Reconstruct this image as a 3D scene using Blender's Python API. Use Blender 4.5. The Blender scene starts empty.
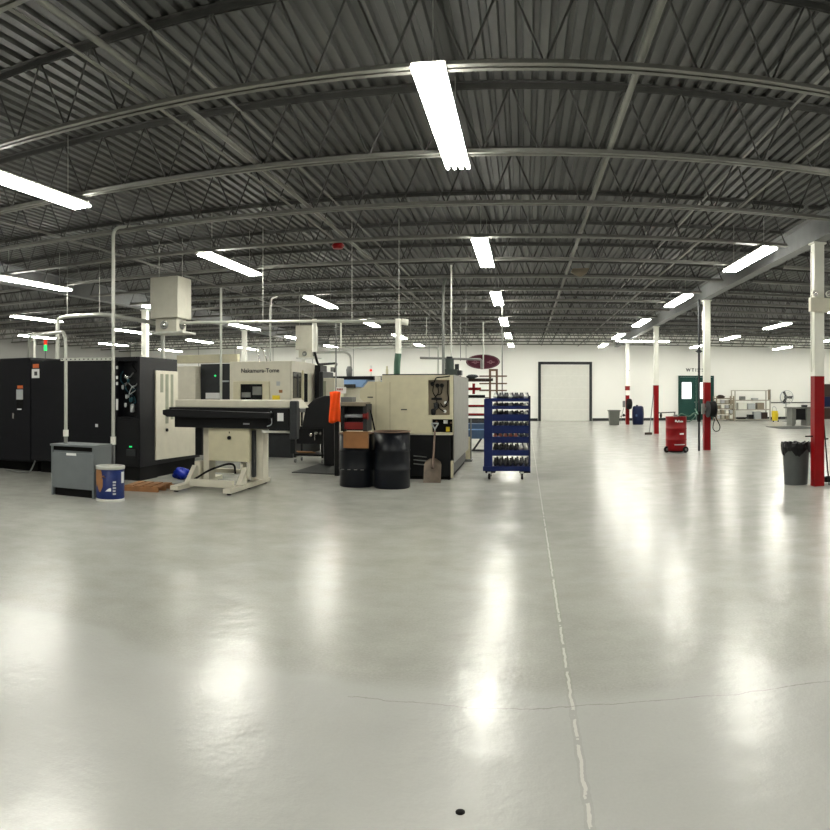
import bpy, bmesh, math, random
from mathutils import Vector, Matrix
random.seed(7)
SC = bpy.context.scene
COL = SC.collection
PI = math.pi
# ---------------------------------------------------------------- measuring helpers
F, CX, CY, HC = 730.0, 525.0, 392.4, 1.56
def ang(px): return (px - CX) / F
def xa(px, Y): return Y * math.tan(ang(px))              # real X of a pixel column at depth Y
def dist(px, Y): return Y / math.cos(ang(px))
def za(px, py, Y): return HC - (py - CY) * dist(px, Y) / F
# ---------------------------------------------------------------- materials
MATS = {}
def lin(c): c /= 255.0; return c / 12.92 if c <= 0.04045 else ((c + 0.055) / 1.055) ** 2.4
def mat(name, rgb, rough=0.5, metal=0.0, var=0.12, scale=6.0, emit=None, spec=0.5, bump=0.0):
    if spec == 0.5 and (max(rgb) < 50 or min(rgb) < 34): spec = 0.2
    if name in MATS: return MATS[name]
    m = bpy.data.materials.new(name); m.use_nodes = True
    nt = m.node_tree; b = nt.nodes['Principled BSDF']
    c = [lin(v) for v in rgb]
    b.inputs['Roughness'].default_value = rough
    b.inputs['Metallic'].default_value = metal
    b.inputs['Specular IOR Level'].default_value = spec
    if emit:
        b.inputs['Base Color'].default_value = (*c, 1)
        b.inputs['Emission Color'].default_value = (*c, 1)
        b.inputs['Emission Strength'].default_value = emit
    elif var > 0:
        tc = nt.nodes.new('ShaderNodeTexCoord'); no = nt.nodes.new('ShaderNodeTexNoise')
        no.inputs['Scale'].default_value = scale; no.inputs['Detail'].default_value = 5
        rp = nt.nodes.new('ShaderNodeValToRGB')
        rp.color_ramp.elements[0].position = 0.3; rp.color_ramp.elements[1].position = 0.7
        rp.color_ramp.elements[0].color = (*[v * (1 - var) for v in c], 1)
        rp.color_ramp.elements[1].color = (*[min(1, v * (1 + var)) for v in c], 1)
        nt.links.new(tc.outputs['Object'], no.inputs['Vector'])
        nt.links.new(no.outputs['Fac'], rp.inputs['Fac'])
        nt.links.new(rp.outputs['Color'], b.inputs['Base Color'])
        if bump:
            bp = nt.nodes.new('ShaderNodeBump'); bp.inputs['Strength'].default_value = bump
            nt.links.new(no.outputs['Fac'], bp.inputs['Height']); nt.links.new(bp.outputs['Normal'], b.inputs['Normal'])
    else:
        b.inputs['Base Color'].default_value = (*c, 1)
    MATS[name] = m
    return m
M = dict(
    black=mat('black_enamel', (17, 18, 20), 0.42),
    black2=mat('black_cabinet', (16, 17, 21), 0.4),
    rubber=mat('black_rubber', (12, 12, 12), 0.75),
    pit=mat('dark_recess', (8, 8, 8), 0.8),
    cream=mat('cream_enamel', (205, 201, 184), 0.4, var=0.05),
    cream2=mat('aged_cream', (196, 190, 162), 0.45, var=0.06),
    white=mat('white_enamel', (222, 222, 212), 0.4, var=0.04),
    steelpaint=mat('joist_grey_paint', (60, 60, 58), 0.55, var=0.1),
    chord=mat('joist_chord_paint', (112, 112, 106), 0.5, var=0.1),
    girder=mat('girder_grey_paint', (104, 106, 106), 0.5, var=0.08),
    galv=mat('galvanised_steel', (178, 180, 172), 0.38, 0.35, var=0.08),
    greypipe=mat('dull_conduit', (120, 122, 118), 0.45, 0.3),
    transf=mat('transformer_grey', (98, 104, 106), 0.5, var=0.05),
    grey=mat('mid_grey_paint', (98, 99, 98), 0.5),
    dgrey=mat('charcoal_paint', (44, 46, 48), 0.5),
    sidegrey=mat('dull_side_sheet', (122, 122, 116), 0.38, 0.2, var=0.15),
    vent=mat('vent_slot_olive', (138, 142, 124), 0.6),
    red=mat('red_paint', (124, 6, 10), 0.42, var=0.08),
    reddrum=mat('red_drum_paint', (124, 9, 15), 0.38, var=0.1),
    darkred=mat('dark_red', (110, 28, 26), 0.5),
    colwhite=mat('column_white', (232, 232, 222), 0.5, var=0.03),
    orange=mat('orange_cloth', (240, 82, 24), 0.8, var=0.1, bump=0.3),
    card=mat('cardboard', (136, 94, 56), 0.85, var=0.1),
    wood=mat('pallet_wood', (140, 98, 60), 0.8, var=0.2),
    blue=mat('navy_drum_paint', (16, 32, 82), 0.45, var=0.12),
    cartblue=mat('blue_cart_paint', (14, 27, 74), 0.42, var=0.15),
    bluebag=mat('bright_blue_plastic', (10, 36, 150), 0.35, var=0.1, bump=0.4),
    paleblue=mat('pale_blue_panel', (128, 160, 205), 0.4, var=0.04),
    steelblue=mat('steel_blue', (52, 78, 108), 0.5),
    navy=mat('navy_plastic', (8, 20, 52), 0.45),
    glass=mat('dark_window', (26, 28, 28), 0.12, var=0.0, spec=0.8),
    chrome=mat('bright_metal', (205, 205, 200), 0.2, 0.9, var=0.05),
    tool=mat('tool_steel', (66, 66, 68), 0.35, 0.7),
    toolw=mat('bright_collet', (190, 190, 186), 0.3, 0.7),
    yellow=mat('yellow_plastic', (226, 200, 40), 0.5, var=0.05),
    maroon=mat('maroon_sign', (70, 24, 38), 0.4, var=0.05),
    pink=mat('dull_pink', (122, 84, 92), 0.5, var=0.0),
    green=mat('dark_green_paint', (26, 62, 56), 0.45, var=0.06),
    hose=mat('green_hose', (72, 104, 88), 0.6),
    pumpg=mat('pump_green', (40, 50, 46), 0.5),
    tan=mat('tan_board', (128, 118, 100), 0.6),
    brown=mat('brown_steel', (96, 72, 54), 0.6),
    dbrown=mat('dark_brown', (48, 36, 30), 0.6),
    bingrey=mat('bin_grey_plastic', (72, 76, 76), 0.5, var=0.05),
    bin2=mat('bin_olive_plastic', (82, 84, 78), 0.5, var=0.05),
    bag=mat('black_bag', (14, 14, 15), 0.3, var=0.2, bump=0.6, scale=30),
    shovel=mat('worn_blade', (104, 92, 80), 0.5, 0.2, var=0.3),
    shaft=mat('worn_shaft', (104, 84, 72), 0.6, var=0.2),
    mat_=mat('floor_mat', (50, 52, 50), 0.9, var=0.1),
    paper=mat('white_label', (222, 224, 222), 0.6, var=0.0),
    greylab=mat('grey_label', (168, 172, 174), 0.6, var=0.0),
    orangelab=mat('orange_label', (200, 96, 40), 0.6, var=0.0),
    ink=mat('dark_lettering', (52, 50, 52), 0.5, var=0.0),
    teal=mat('teal_hose', (30, 66, 76), 0.5, var=0.2),
    shelf=mat('shelf_cream', (158, 155, 142), 0.5, var=0.05),
    bench=mat('bench_grey', (98, 100, 95), 0.5, var=0.1),
    led_green=mat('green_led', (40, 230, 120), 0.4, emit=0.9),
    led_red=mat('red_led', (230, 50, 30), 0.4, emit=0.7),
    pane=mat('lit_door_window', (250, 252, 255), 0.3, emit=1.1),
    copper=mat('copper_tool', (180, 104, 84), 0.4, 0.4),
)
TUBE = mat('fluorescent_tube', (255, 253, 243), 0.4, emit=58.0)
# ---------------------------------------------------------------- mesh builder
class MB:
    def __init__(s): s.v = []; s.f = []; s.sm = []
    def add(s, vs, fs, smooth=False):
        o = len(s.v); s.v += [Vector(v) for v in vs]
        for f in fs: s.f.append([o + i for i in f]); s.sm.append(smooth)
        return s
    def box(s, x0, x1, y0, y1, z0, z1, mtx=None):
        vs = [Vector((x, y, z)) for x in (x0, x1) for y in (y0, y1) for z in (z0, z1)]
        if mtx is not None: vs = [mtx @ v for v in vs]
        return s.add(vs, [(0, 1, 3, 2), (4, 6, 7, 5), (0, 4, 5, 1), (2, 3, 7, 6), (0, 2, 6, 4), (1, 5, 7, 3)])
    def cb(s, c, d, rz=0, ry=0, rx=0):
        m = Matrix.Translation(c) @ Matrix.Rotation(rz, 4, 'Z') @ Matrix.Rotation(ry, 4, 'Y') @ Matrix.Rotation(rx, 4, 'X')
        return s.box(-d[0]/2, d[0]/2, -d[1]/2, d[1]/2, -d[2]/2, d[2]/2, m)
    def bar(s, p, q, w, h):
        p, q = Vector(p), Vector(q); d = q - p; L = d.length
        up = Vector((0, 0, 1)) if abs(d.normalized().z) < 0.95 else Vector((0, 1, 0))
        x = d.normalized(); y = up.cross(x).normalized(); z = x.cross(y)
        m = Matrix(((x.x, y.x, z.x, p.x), (x.y, y.y, z.y, p.y), (x.z, y.z, z.z, p.z), (0, 0, 0, 1)))
        return s.box(0, L, -w/2, w/2, -h/2, h/2, m)
    def tube(s, pts, r, n=10, caps=True):
        pts = [Vector(p) for p in pts]; rings = []; ref = None
        for i, p in enumerate(pts):
            a = pts[max(0, i-1)]; b = pts[min(len(pts)-1, i+1)]; d = (b - a).normalized()
            if ref is None: ref = Vector((0, 0, 1)) if abs(d.z) < 0.9 else Vector((1, 0, 0))
            u = (ref - d * ref.dot(d)).normalized(); w = d.cross(u); ref = u
            rr = r[i] if isinstance(r, (list, tuple)) else r
            rings.append([p + (u * math.cos(2*PI*k/n) + w * math.sin(2*PI*k/n)) * rr for k in range(n)])
        vs = [v for R in rings for v in R]; fs = []
        for i in range(len(rings)-1):
            for k in range(n): fs.append((i*n+k, i*n+(k+1) % n, (i+1)*n+(k+1) % n, (i+1)*n+k))
        s.add(vs, fs, True)
        if caps: s.add(rings[0], [tuple(range(n))[::-1]]); s.add(rings[-1], [tuple(range(n))])
        return s
    def lathe(s, prof, c=(0, 0, 0), n=24, mtx=None, caps=True):
        c = Vector(c); vs = []
        for r, z in prof:
            for k in range(n): vs.append(Vector((r*math.cos(2*PI*k/n), r*math.sin(2*PI*k/n), z)))
        if mtx is not None: vs = [mtx @ v for v in vs]
        vs = [c + v for v in vs]; fs = []
        for i in range(len(prof)-1):
            for k in range(n): fs.append((i*n+k, i*n+(k+1) % n, (i+1)*n+(k+1) % n, (i+1)*n+k))
        s.add(vs, fs, True)
        if caps:
            s.add(vs[:n], [tuple(range(n))[::-1]]); s.add(vs[-n:], [tuple(range(n))])
        return s
    def prism_xz(s, poly, y0, y1):
        n = len(poly); vs = [(x, y0, z) for x, z in poly] + [(x, y1, z) for x, z in poly]
        return s.add(vs, [tuple(range(n))[::-1], tuple(range(n, 2*n))] + [(i, (i+1) % n, (i+1) % n + n, i+n) for i in range(n)])
    def prism_yz(s, poly, x0, x1):
        n = len(poly); vs = [(x0, y, z) for y, z in poly] + [(x1, y, z) for y, z in poly]
        return s.add(vs, [tuple(range(n)), tuple(range(n, 2*n))[::-1]] + [(i, (i+1) % n, (i+1) % n + n, i+n) for i in range(n)])
    def build(s, name, material, parent=None, bevel=0.0, loc=None):
        org = Vector((0, 0, 0))
        p = parent
        while p is not None: org += p.location; p = p.parent
        if loc is not None: org = Vector(loc)
        me = bpy.data.meshes.new(name)
        me.from_pydata([tuple(v - org) for v in s.v], [], s.f)
        bm = bmesh.new(); bm.from_mesh(me)
        for f, q in zip(bm.faces, s.sm): f.smooth = q
        bmesh.ops.recalc_face_normals(bm, faces=bm.faces); bm.to_mesh(me); bm.free()
        me.materials.append(material)
        o = bpy.data.objects.new(name, me); COL.objects.link(o)
        if parent is not None: o.parent = parent
        elif loc is not None: o.location = loc
        if bevel:
            b = o.modifiers.new('bevel', 'BEVEL'); b.width = bevel; b.segments = 2; b.limit_method = 'ANGLE'; b.angle_limit = 0.8
        return o
def bend(pts, rad=0.12, n=5):
    pts = [Vector(p) for p in pts]; out = [pts[0]]
    for i in range(1, len(pts)-1):
        a, b, c = pts[i-1], pts[i], pts[i+1]
        d1 = (a-b); d2 = (c-b); r = min(rad, d1.length*0.45, d2.length*0.45)
        p, q = b + d1.normalized()*r, b + d2.normalized()*r
        for k in range(n+1):
            t = k/n; out.append(p*(1-t)**2 + b*2*t*(1-t) + q*t*t)
    out.append(pts[-1]); return out
def tag(o, label, cat, group=None):
    o['label'] = label; o['category'] = cat
    if group: o['group'] = group
    return o
def thing(name, label, cat, loc, group=None):
    o = bpy.data.objects.new(name, None); COL.objects.link(o); o.location = loc
    o.empty_display_size = 0.2
    return tag(o, label, cat, group)
def struct(o, label=None):
    o['kind'] = 'structure'
    if label: o['label'] = label
    return o
def dup(root, loc, label=None, rz=None, group=None):
    def cp(o, parent):
        c = o.copy(); COL.objects.link(c)
        if parent: c.parent = parent
        for ch in [k for k in bpy.data.objects if k.parent == o]: cp(ch, c)
        return c
    r = cp(root, None); r.location = loc
    if rz is not None: r.rotation_euler.z = rz
    if label: r['label'] = label
    if group: r['group'] = group
    return r
def text(body, name, material, parent, loc, width=None, size=0.2, rz=0.0, bold=0.0, height=None):
    cu = bpy.data.curves.new(name, 'FONT'); cu.body = body; cu.size = size; cu.extrude = 0.004; cu.offset = bold
    cu.align_x = 'CENTER'; cu.align_y = 'CENTER'; cu.materials.append(material)
    o = bpy.data.objects.new(name, cu); COL.objects.link(o)
    o.parent = parent
    org = Vector((0, 0, 0)); p = parent
    while p is not None: org += p.location; p = p.parent
    o.location = Vector(loc) - org; o.rotation_euler = (PI/2, 0, rz)
    if width:
        bpy.context.view_layer.update()
        wd_ = o.dimensions.x
        me = bpy.data.meshes.new_from_object(o.evaluated_get(bpy.context.evaluated_depsgraph_get()))
        l_, r_, c_ = o.location.copy(), o.rotation_euler.copy(), o
        bpy.data.objects.remove(o); o = bpy.data.objects.new(name, me); COL.objects.link(o); o.parent = parent
        o.location = l_; o.rotation_euler = r_
        if not me.materials: me.materials.append(material)
        o.scale = (width/wd_,)*3; return o
        o.scale = (width / max(o.dimensions.x, 1e-4),) * 3
        if height: o.scale[1] = height / max(o.dimensions.y / o.scale[1], 1e-4) if False else o.scale[1]
    return o
ORD = ['nearest', 'second', 'third', 'fourth', 'fifth', 'sixth', 'seventh', 'eighth', 'ninth', 'tenth', 'eleventh', 'twelfth',
       'thirteenth', 'fourteenth', 'fifteenth', 'sixteenth', 'seventeenth', 'eighteenth', 'nineteenth', 'twentieth']
NTH = ['first'] + ORD[1:]
# ---------------------------------------------------------------- room shell
XL, XR, YF, YB = -24.0, 20.6, -8.0, 40.0
ZJ, ZD = 4.04, 4.78          # joist bottom chord, underside of deck
def floor_material():
    m = bpy.data.materials.new('sealed_concrete'); m.use_nodes = True; nt = m.node_tree
    N, L = nt.nodes.new, nt.links.new; b = nt.nodes['Principled BSDF']
    tc = N('ShaderNodeTexCoord'); sx = N('ShaderNodeSeparateXYZ'); L(tc.outputs['Object'], sx.inputs[0])
    def noise(scale, detail=5, rough=0.6, vec=None):
        n = N('ShaderNodeTexNoise'); n.inputs['Scale'].default_value = scale; n.inputs['Detail'].default_value = detail
        n.inputs['Roughness'].default_value = rough; L(vec or tc.outputs['Object'], n.inputs['Vector']); return n
    def math_(op, a, c=None, d=None):
        n = N('ShaderNodeMath'); n.operation = op
        for i, v in enumerate((a, c, d)):
            if v is None: continue
            if isinstance(v, (int, float)): n.inputs[i].default_value = v
            else: L(v, n.inputs[i])
        return n.outputs[0]
    def ramp(fac, p0, c0, p1, c1):
        r = N('ShaderNodeValToRGB'); r.color_ramp.elements[0].position = p0; r.color_ramp.elements[1].position = p1
        r.color_ramp.elements[0].color = c0; r.color_ramp.elements[1].color = c1; L(fac, r.inputs[0]); return r.outputs[0]
    def mix(fac, a, c, mode='MIX'):
        n = N('ShaderNodeMix'); n.data_type = 'RGBA'; n.blend_type = mode
        if isinstance(fac, (int, float)): n.inputs[0].default_value = fac
        else: L(fac, n.inputs[0])
        for s, v in ((6, a), (7, c)):
            if isinstance(v, tuple): n.inputs[s].default_value = v
            else: L(v, n.inputs[s])
        return n.outputs[2]
    big = noise(0.35, 4); mid = noise(2.2, 6, 0.65); fine = noise(60, 3)
    base = ramp(big.outputs['Fac'], 0.3, (0.315, 0.318, 0.285, 1), 0.7, (0.40, 0.405, 0.37, 1))
    base = mix(0.6, base, ramp(mid.outputs['Fac'], 0.2, (0.26, 0.26, 0.228, 1), 0.8, (0.46, 0.463, 0.43, 1)))
    base = mix(0.2, base, ramp(fine.outputs['Fac'], 0.3, (0.30, 0.30, 0.27, 1), 0.7, (0.58, 0.58, 0.54, 1)))
    # paler floor in front of the crosswise crack (Y < 3.85)
    wob = math_('MULTIPLY', math_('SUBTRACT', mid.outputs['Fac'], 0.5), 0.35)
    nr = N('ShaderNodeMapRange'); nr.interpolation_type = 'SMOOTHSTEP'; nr.inputs[1].default_value = 3.98; nr.inputs[2].default_value = 3.72
    L(math_('ADD', math_('ADD', sx.outputs[1], wob), math_('MULTIPLY', math_('SUBTRACT', big.outputs['Fac'], 0.5), 1.6)), nr.inputs[0]); near = nr.outputs[0]
    base = mix(math_('MULTIPLY', near, 0.7), base, (0.465, 0.47, 0.447, 1))
    # sealed joint running away from the camera
    lw = noise(9, 4); lw2 = math_('MULTIPLY', math_('SUBTRACT', lw.outputs['Fac'], 0.5), 0.03)
    dx = math_('ABSOLUTE', math_('SUBTRACT', math_('ADD', sx.outputs[0], lw2), 0.235))
    ln = math_('LESS_THAN', dx, 0.0075)
    brk = math_('GREATER_THAN', noise(5, 4).outputs['Fac'], 0.42)
    base = mix(math_('MULTIPLY', math_('MULTIPLY', ln, brk), 0.85), base, (0.72, 0.72, 0.66, 1))
    base = mix(math_('MULTIPLY', math_('LESS_THAN', dx, 0.02), 0.22), base, (0.30, 0.30, 0.27, 1))
    # hairline crack across
    cw = noise(1.3, 6); cyo = math_('MULTIPLY', math_('SUBTRACT', cw.outputs['Fac'], 0.5), 0.25)
    dy = math_('ABSOLUTE', math_('SUBTRACT', math_('ADD', sx.outputs[1], cyo), 3.62))
    base = mix(math_('MULTIPLY', math_('MULTIPLY', math_('LESS_THAN', dy, 0.004), math_('GREATER_THAN', sx.outputs[0], -0.9)), 0.6), base, (0.22, 0.21, 0.19, 1))
    L(base, b.inputs['Base Color'])
    rg = N('ShaderNodeMapRange'); rg.inputs[1].default_value = 0.3; rg.inputs[2].default_value = 0.7
    rg.inputs[3].default_value = 0.22; rg.inputs[4].default_value = 0.27
    L(mid.outputs['Fac'], rg.inputs[0]); L(rg.outputs[0], b.inputs['Roughness'])
    b.inputs['Specular IOR Level'].default_value = 0.52
    bp = N('ShaderNodeBump'); bp.inputs['Strength'].default_value = 0.14; bp.inputs['Distance'].default_value = 0.05
    L(noise(3.0, 5).outputs['Fac'], bp.inputs['Height']); L(bp.outputs['Normal'], b.inputs['Normal'])
    return m
def wall_material():
    m = bpy.data.materials.new('white_painted_wall'); m.use_nodes = True; nt = m.node_tree
    N, L = nt.nodes.new, nt.links.new; b = nt.nodes['Principled BSDF']
    tc = N('ShaderNodeTexCoord'); sx = N('ShaderNodeSeparateXYZ'); L(tc.outputs['Object'], sx.inputs[0])
    a = N('ShaderNodeMath'); a.operation = 'MULTIPLY'; a.inputs[1].default_value = 1/2.4; L(sx.outputs[0], a.inputs[0])
    fr = N('ShaderNodeMath'); fr.operation = 'FRACT'; L(a.outputs[0], fr.inputs[0])
    lt = N('ShaderNodeMath'); lt.operation = 'LESS_THAN'; lt.inputs[1].default_value = 0.016; L(fr.outputs[0], lt.inputs[0])
    mk = N('ShaderNodeMath'); mk.operation = 'LESS_THAN'; mk.inputs[1].default_value = -3.2; L(sx.outputs[0], mk.inputs[0])
    mm = N('ShaderNodeMath'); mm.operation = 'MULTIPLY'; L(lt.outputs[0], mm.inputs[0]); L(mk.outputs[0], mm.inputs[1])
    no = N('ShaderNodeTexNoise'); no.inputs['Scale'].default_value = 0.6; L(tc.outputs['Object'], no.inputs['Vector'])
    rp = N('ShaderNodeValToRGB'); rp.color_ramp.elements[0].color = (0.84, 0.84, 0.79, 1); rp.color_ramp.elements[1].color = (0.90, 0.90, 0.85, 1)
    L(no.outputs['Fac'], rp.inputs[0])
    mx = N('ShaderNodeMix'); mx.data_type = 'RGBA'; L(mm.outputs[0], mx.inputs[0]); L(rp.outputs[0], mx.inputs[6]); mx.inputs[7].default_value = (0.35, 0.35, 0.33, 1)
    L(mx.outputs[2], b.inputs['Base Color']); b.inputs['Roughness'].default_value = 0.6
    return m
MW = wall_material()
struct(MB().box(XL, XR, YF, YB, -0.15, 0).build('floor', floor_material()), 'polished grey concrete floor with a pale joint line')
struct(MB().box(XL, XR, YB, YB+0.2, 0, ZD).build('wall_back', MW), 'long white far wall')
struct(MB().box(XL-0.2, XL, YF, YB, 0, ZD).build('wall_left', MW), 'white wall on the far left')
struct(MB().box(XR, XR+0.2, YF, YB, 0, ZD).build('wall_right', MW), 'white wall on the right')
struct(MB().box(XL, XR, YF-0.2, YF, 0, ZD).build('wall_front', MW), 'white wall behind the viewer')
b = MB(); bh = 0.14
b.box(XL, 0.70, YB-0.03, YB, 0, bh).box(3.70, 9.3, YB-0.03, YB, 0, bh).box(11.3, XR, YB-0.03, YB, 0, bh)
struct(b.build('baseboard_back', M['dgrey']), 'dark baseboard of the far wall')
# corrugated deck: ribs run away from the camera
b = MB(); pts = []; x = XL; P = 0.1524; dpt = 0.042
while x < XR:
    pts += [(x, ZD+dpt), (x+0.045, ZD+dpt), (x+0.062, ZD), (x+0.136, ZD)]; x += P
    pts.append((x-0.0005, ZD+dpt))
vs = [(px_, YF, z) for px_, z in pts] + [(px_, YB, z) for px_, z in pts]; n = len(pts)
b.add(vs, [(i, i+1, i+1+n, i+n) for i in range(n-1)])
b.add([(XL, YF, ZD+0.1), (XR, YF, ZD+0.1), (XR, YB, ZD+0.1), (XL, YB, ZD+0.1)], [(0, 1, 2, 3)])
deckm = mat('deck_metal_grey', (68, 69, 67), 0.55, 0.0, var=0.12, scale=1.2)
struct(b.build('ceiling', deckm), 'grey corrugated steel roof deck')
# ---------------------------------------------------------------- roof joists
GX = [-11.0, 4.72]
def joist(x0, x1, name='roof_joist'):
    t = thing(name, '-', 'roof joist', (x0, 0, ZJ))
    b = MB()
    for s in (-1, 1):
        b.box(x0+0.35, x1-0.35, s*0.012 + (0 if s > 0 else -0.055), s*0.012 + (0.055 if s > 0 else 0), ZJ, ZJ+0.006)
        b.box(x0+0.35, x1-0.35, min(s*0.012, s*0.018), max(s*0.012, s*0.018), ZJ, ZJ+0.055)
    b.build('bottom_chord', M['chord'], t)
    b = MB()
    for s in (-1, 1):
        b.box(x0+0.05, x1-0.05, s*0.012 + (0 if s > 0 else -0.06), s*0.012 + (0.06 if s > 0 else 0), ZD-0.007, ZD-0.001)
        b.box(x0+0.05, x1-0.05, min(s*0.012, s*0.018), max(s*0.012, s*0.018), ZD-0.06, ZD-0.001)
    b.build('top_chord', M['steelpaint'], t)
    b = MB(); pitch = 0.6; k = 0; xx = x0+0.35
    while xx + pitch/2 <= x1-0.35:
        b.tube([(xx, 0, ZJ+0.02), (xx+pitch/2, 0, ZD-0.02)], 0.011, 6)
        if xx + pitch <= x1-0.3: b.tube([(xx+pitch/2, 0, ZD-0.02), (xx+pitch, 0, ZJ+0.02)], 0.011, 6)
        xx += pitch
    b.build('web', M['steelpaint'], t)
    return t
bays = [('middle', -11.0, 4.72, 0), ('right-hand', 4.72, XR, 4), ('left-hand', XL, -11.0, 4)]
for bname, x0, x1, k0 in bays:
    first = None
    for k in range(k0, 18):
        y = 3.53 + 2.03*k
        lab = f"dark open-web steel roof joist, {ORD[k-k0]} from the camera in the {bname} bay"
        if first is None: first = joist(x0, x1); first.location.y = y; first['label'] = lab; first['group'] = f'roof joists of the {bname} bay'
        else: dup(first, (x0, y, ZJ), lab)
for gx, lab in ((4.72, 'pale grey steel I-beam running over the red-based columns'), (-11.0, 'pale grey steel I-beam over the columns behind the machines')):
    k_ = 0.0085 if gx > 0 else 0.0; b = MB(); p_ = lambda z: ((gx-0.16*(gx > 0), YF, z), (gx+0.30*(gx > 0), YB, z))
    b.bar(*p_(4.07), 0.2, 0.02).bar(*p_(4.27), 0.012, 0.40).bar(*p_(4.48), 0.2, 0.02)
    tag(b.build('steel_girder', M['girder'], loc=(gx, 0, 4.06)), lab, 'beam')
# bridging angles and overhead pipes along the hall
for bx, lab in ((-3.12, 'thin grey bridging angle beside the overhead pipe on the left'), (-7.1, 'thin grey bridging angle over the black machine'), (2.9, 'thin grey bridging angle between the centre pipe and the beam')):
    b = MB().box(bx-0.018, bx+0.018, 0.5, YB, ZJ+0.045, ZJ+0.05).box(bx-0.018, bx-0.013, 0.5, YB, ZJ+0.05, ZJ+0.08)
    b.box(bx-0.018, bx+0.018, 0.5, YB, ZD-0.06, ZD-0.055)
    tag(b.build('bridging_angle', M['chord'], loc=(bx, 0, ZJ)), lab, 'bracing')
tag(MB().tube([(0.9, 0, 4.15), (0.9, YB, 4.15)], 0.03, 10).build('overhead_pipe', M['chord'], loc=(0.9, 0, 4.15)), 'grey overhead pipe running away just right of the centre lights', 'pipe')
tag(MB().tube([(-2.95, 0, 4.13), (-2.95, YB, 4.13)], 0.026, 10).build('overhead_pipe', M['chord'], loc=(-2.95, 0, 4.13)), 'grey overhead pipe running away left of the centre lights', 'pipe')
# ---------------------------------------------------------------- columns
S = 0.088
def column(x, y, lab, red, group):
    t = thing('steel_column', lab, 'column', (x, y, 0), group)
    z0 = 1.83 if red else 0
    MB().box(x-S, x+S, y-S, y+S, z0, 4.06).box(x-S-0.03, x+S+0.03, y-S-0.03, y+S+0.03, 4.03, 4.058).build('post', M['colwhite'], t, 0.006)
    if red == 2:   # bands
        MB().box(x-S, x+S, y-S, y+S, 0, 1.42).build('painted_base', M['red'], t)['label'] = 'red painted lower part'
        MB().box(x-S, x+S, y-S, y+S, 1.42, 1.66).build('painted_band', M['colwhite'], t)
        MB().box(x-S-0.02, x+S+0.02, y-S-0.02, y+S+0.02, 1.66, 1.87).build('painted_band', M['darkred'], t)['label'] = 'dark red band'
    elif red:
        MB().box(x-S, x+S, y-S, y+S, 0, 1.83).build('painted_base', M['red'], t)['label'] = 'red painted lower part'
    return t
cY = [11.24, 19.2, 27.2, 35.2]
CXS = [4.76, 4.88, 4.94, 4.97]
c1 = column(CXS[0], cY[0], 'white column with red base beside the grey bin, nearest on the right', 1, 'red-based columns')
c2 = column(CXS[1], cY[1], 'white column with red base carrying the black hose reel', 1, 'red-based columns')
c3 = column(CXS[2], cY[2], 'white column with red base and a broom leaning on it', 1, 'red-based columns')
c4 = column(CXS[3], cY[3], 'farthest white column with red base and a white band', 2, 'red-based columns')
MB().box(CXS[2]-S-0.02, CXS[2]-S, cY[2]-0.09, cY[2]+0.09, 1.45, 1.83).build('bracket', M['red'], c3)
MB().tube([(CXS[3]-S-0.015, cY[3]-0.05, 2.62), (CXS[3]+S+0.015, cY[3]-0.09, 2.62)], 0.012, 6).build('clamp', M['grey'], c4)
MB().tube([(CXS[0]-S-0.03, cY[0]-0.02, 1.9), (CXS[0]-S-0.03, cY[0]-0.02, 3.9)], 0.016, 8).build('conduit', M['white'], c1)
MB().tube([(CXS[0]-S-0.13, cY[0]-0.0, 0.83), (CXS[0]-S, cY[0], 0.83)], 0.012, 6).tube([(CXS[0]+S, cY[0], 0.78), (CXS[0]+S+0.11, cY[0], 0.78)], 0.012, 6).build('hook', M['rubber'], c1)
MB().box(CXS[1]-S-0.035, CXS[1]-S, cY[1]-0.03, cY[1]+0.03, 3.25, 3.75).build('switch_box', M['white'], c2)
for i, y in enumerate(cY[1:]):
    column(-11.0, y, f'plain white column behind the machines on the left, {ORD[i]} from the camera', 0, 'plain white columns')
# emergency light on column 1
ex, ey = CXS[0], cY[0]-S-0.06
t = thing('emergency_light', 'twin-head emergency light box on the nearest red-based column', 'emergency light', (ex, ey, 2.95))
MB().box(ex-0.2, ex+0.15, ey-0.05, ey+0.055, 2.89, 3.12).build('housing', M['cream'], t, 0.008)
for sx_ in (-0.12, 0.13):
    h = MB().lathe([(0.02, -0.05), (0.05, -0.02), (0.055, 0.03)], (ex+sx_, ey-0.02, 3.19), 16, Matrix.Rotation(PI/2, 4, 'X')).build('lamp_head', M['white'], t)
    MB().lathe([(0.045, 0.028), (0.045, 0.036)], (ex+sx_, ey-0.02, 3.19), 16, Matrix.Rotation(PI/2, 4, 'X')).build('lens', M['chrome'], h)
# ---------------------------------------------------------------- ceiling lights
def make_light():
    t = thing('ceiling_light', '-', 'ceiling light', (0, 0, 3.93))
    MB().box(-0.12, 0.12, -1.2, 1.2, 3.966, 3.985).build('housing', M['white'], t)
    for i in range(4):
        x_ = -0.108 + i*0.072
        MB().tube([(x_, -1.235, 3.945), (x_, -1.215, 3.945), (x_, 1.215, 3.945), (x_, 1.235, 3.945)], [0.012, 0.02, 0.02, 0.012], 7).build('lamp_tube', TUBE, t)
    for s in (-1, 1):
        MB().box(-0.13, 0.13, s*1.17-0.012, s*1.17+0.012, 3.95, 3.99).build('socket_bar', M['white'], t)
        MB().tube([(0, s*0.9, 3.98), (0, s*0.9, ZD-0.005)], 0.004, 5).build('hanger', M['galv'], t)
    return t
rows = [(-0.71, 'central row'), (-5.35, 'first row left of centre'), (-10.0, 'second row left of centre'), (-14.75, 'third row left of centre'),
        (-19.5, 'outermost left row'), (3.97, 'row beside the red-based columns'), (8.9, 'first row right of the columns'), (13.6, 'second row right of the columns'), (18.2, 'added unseen third row at right')]
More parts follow.
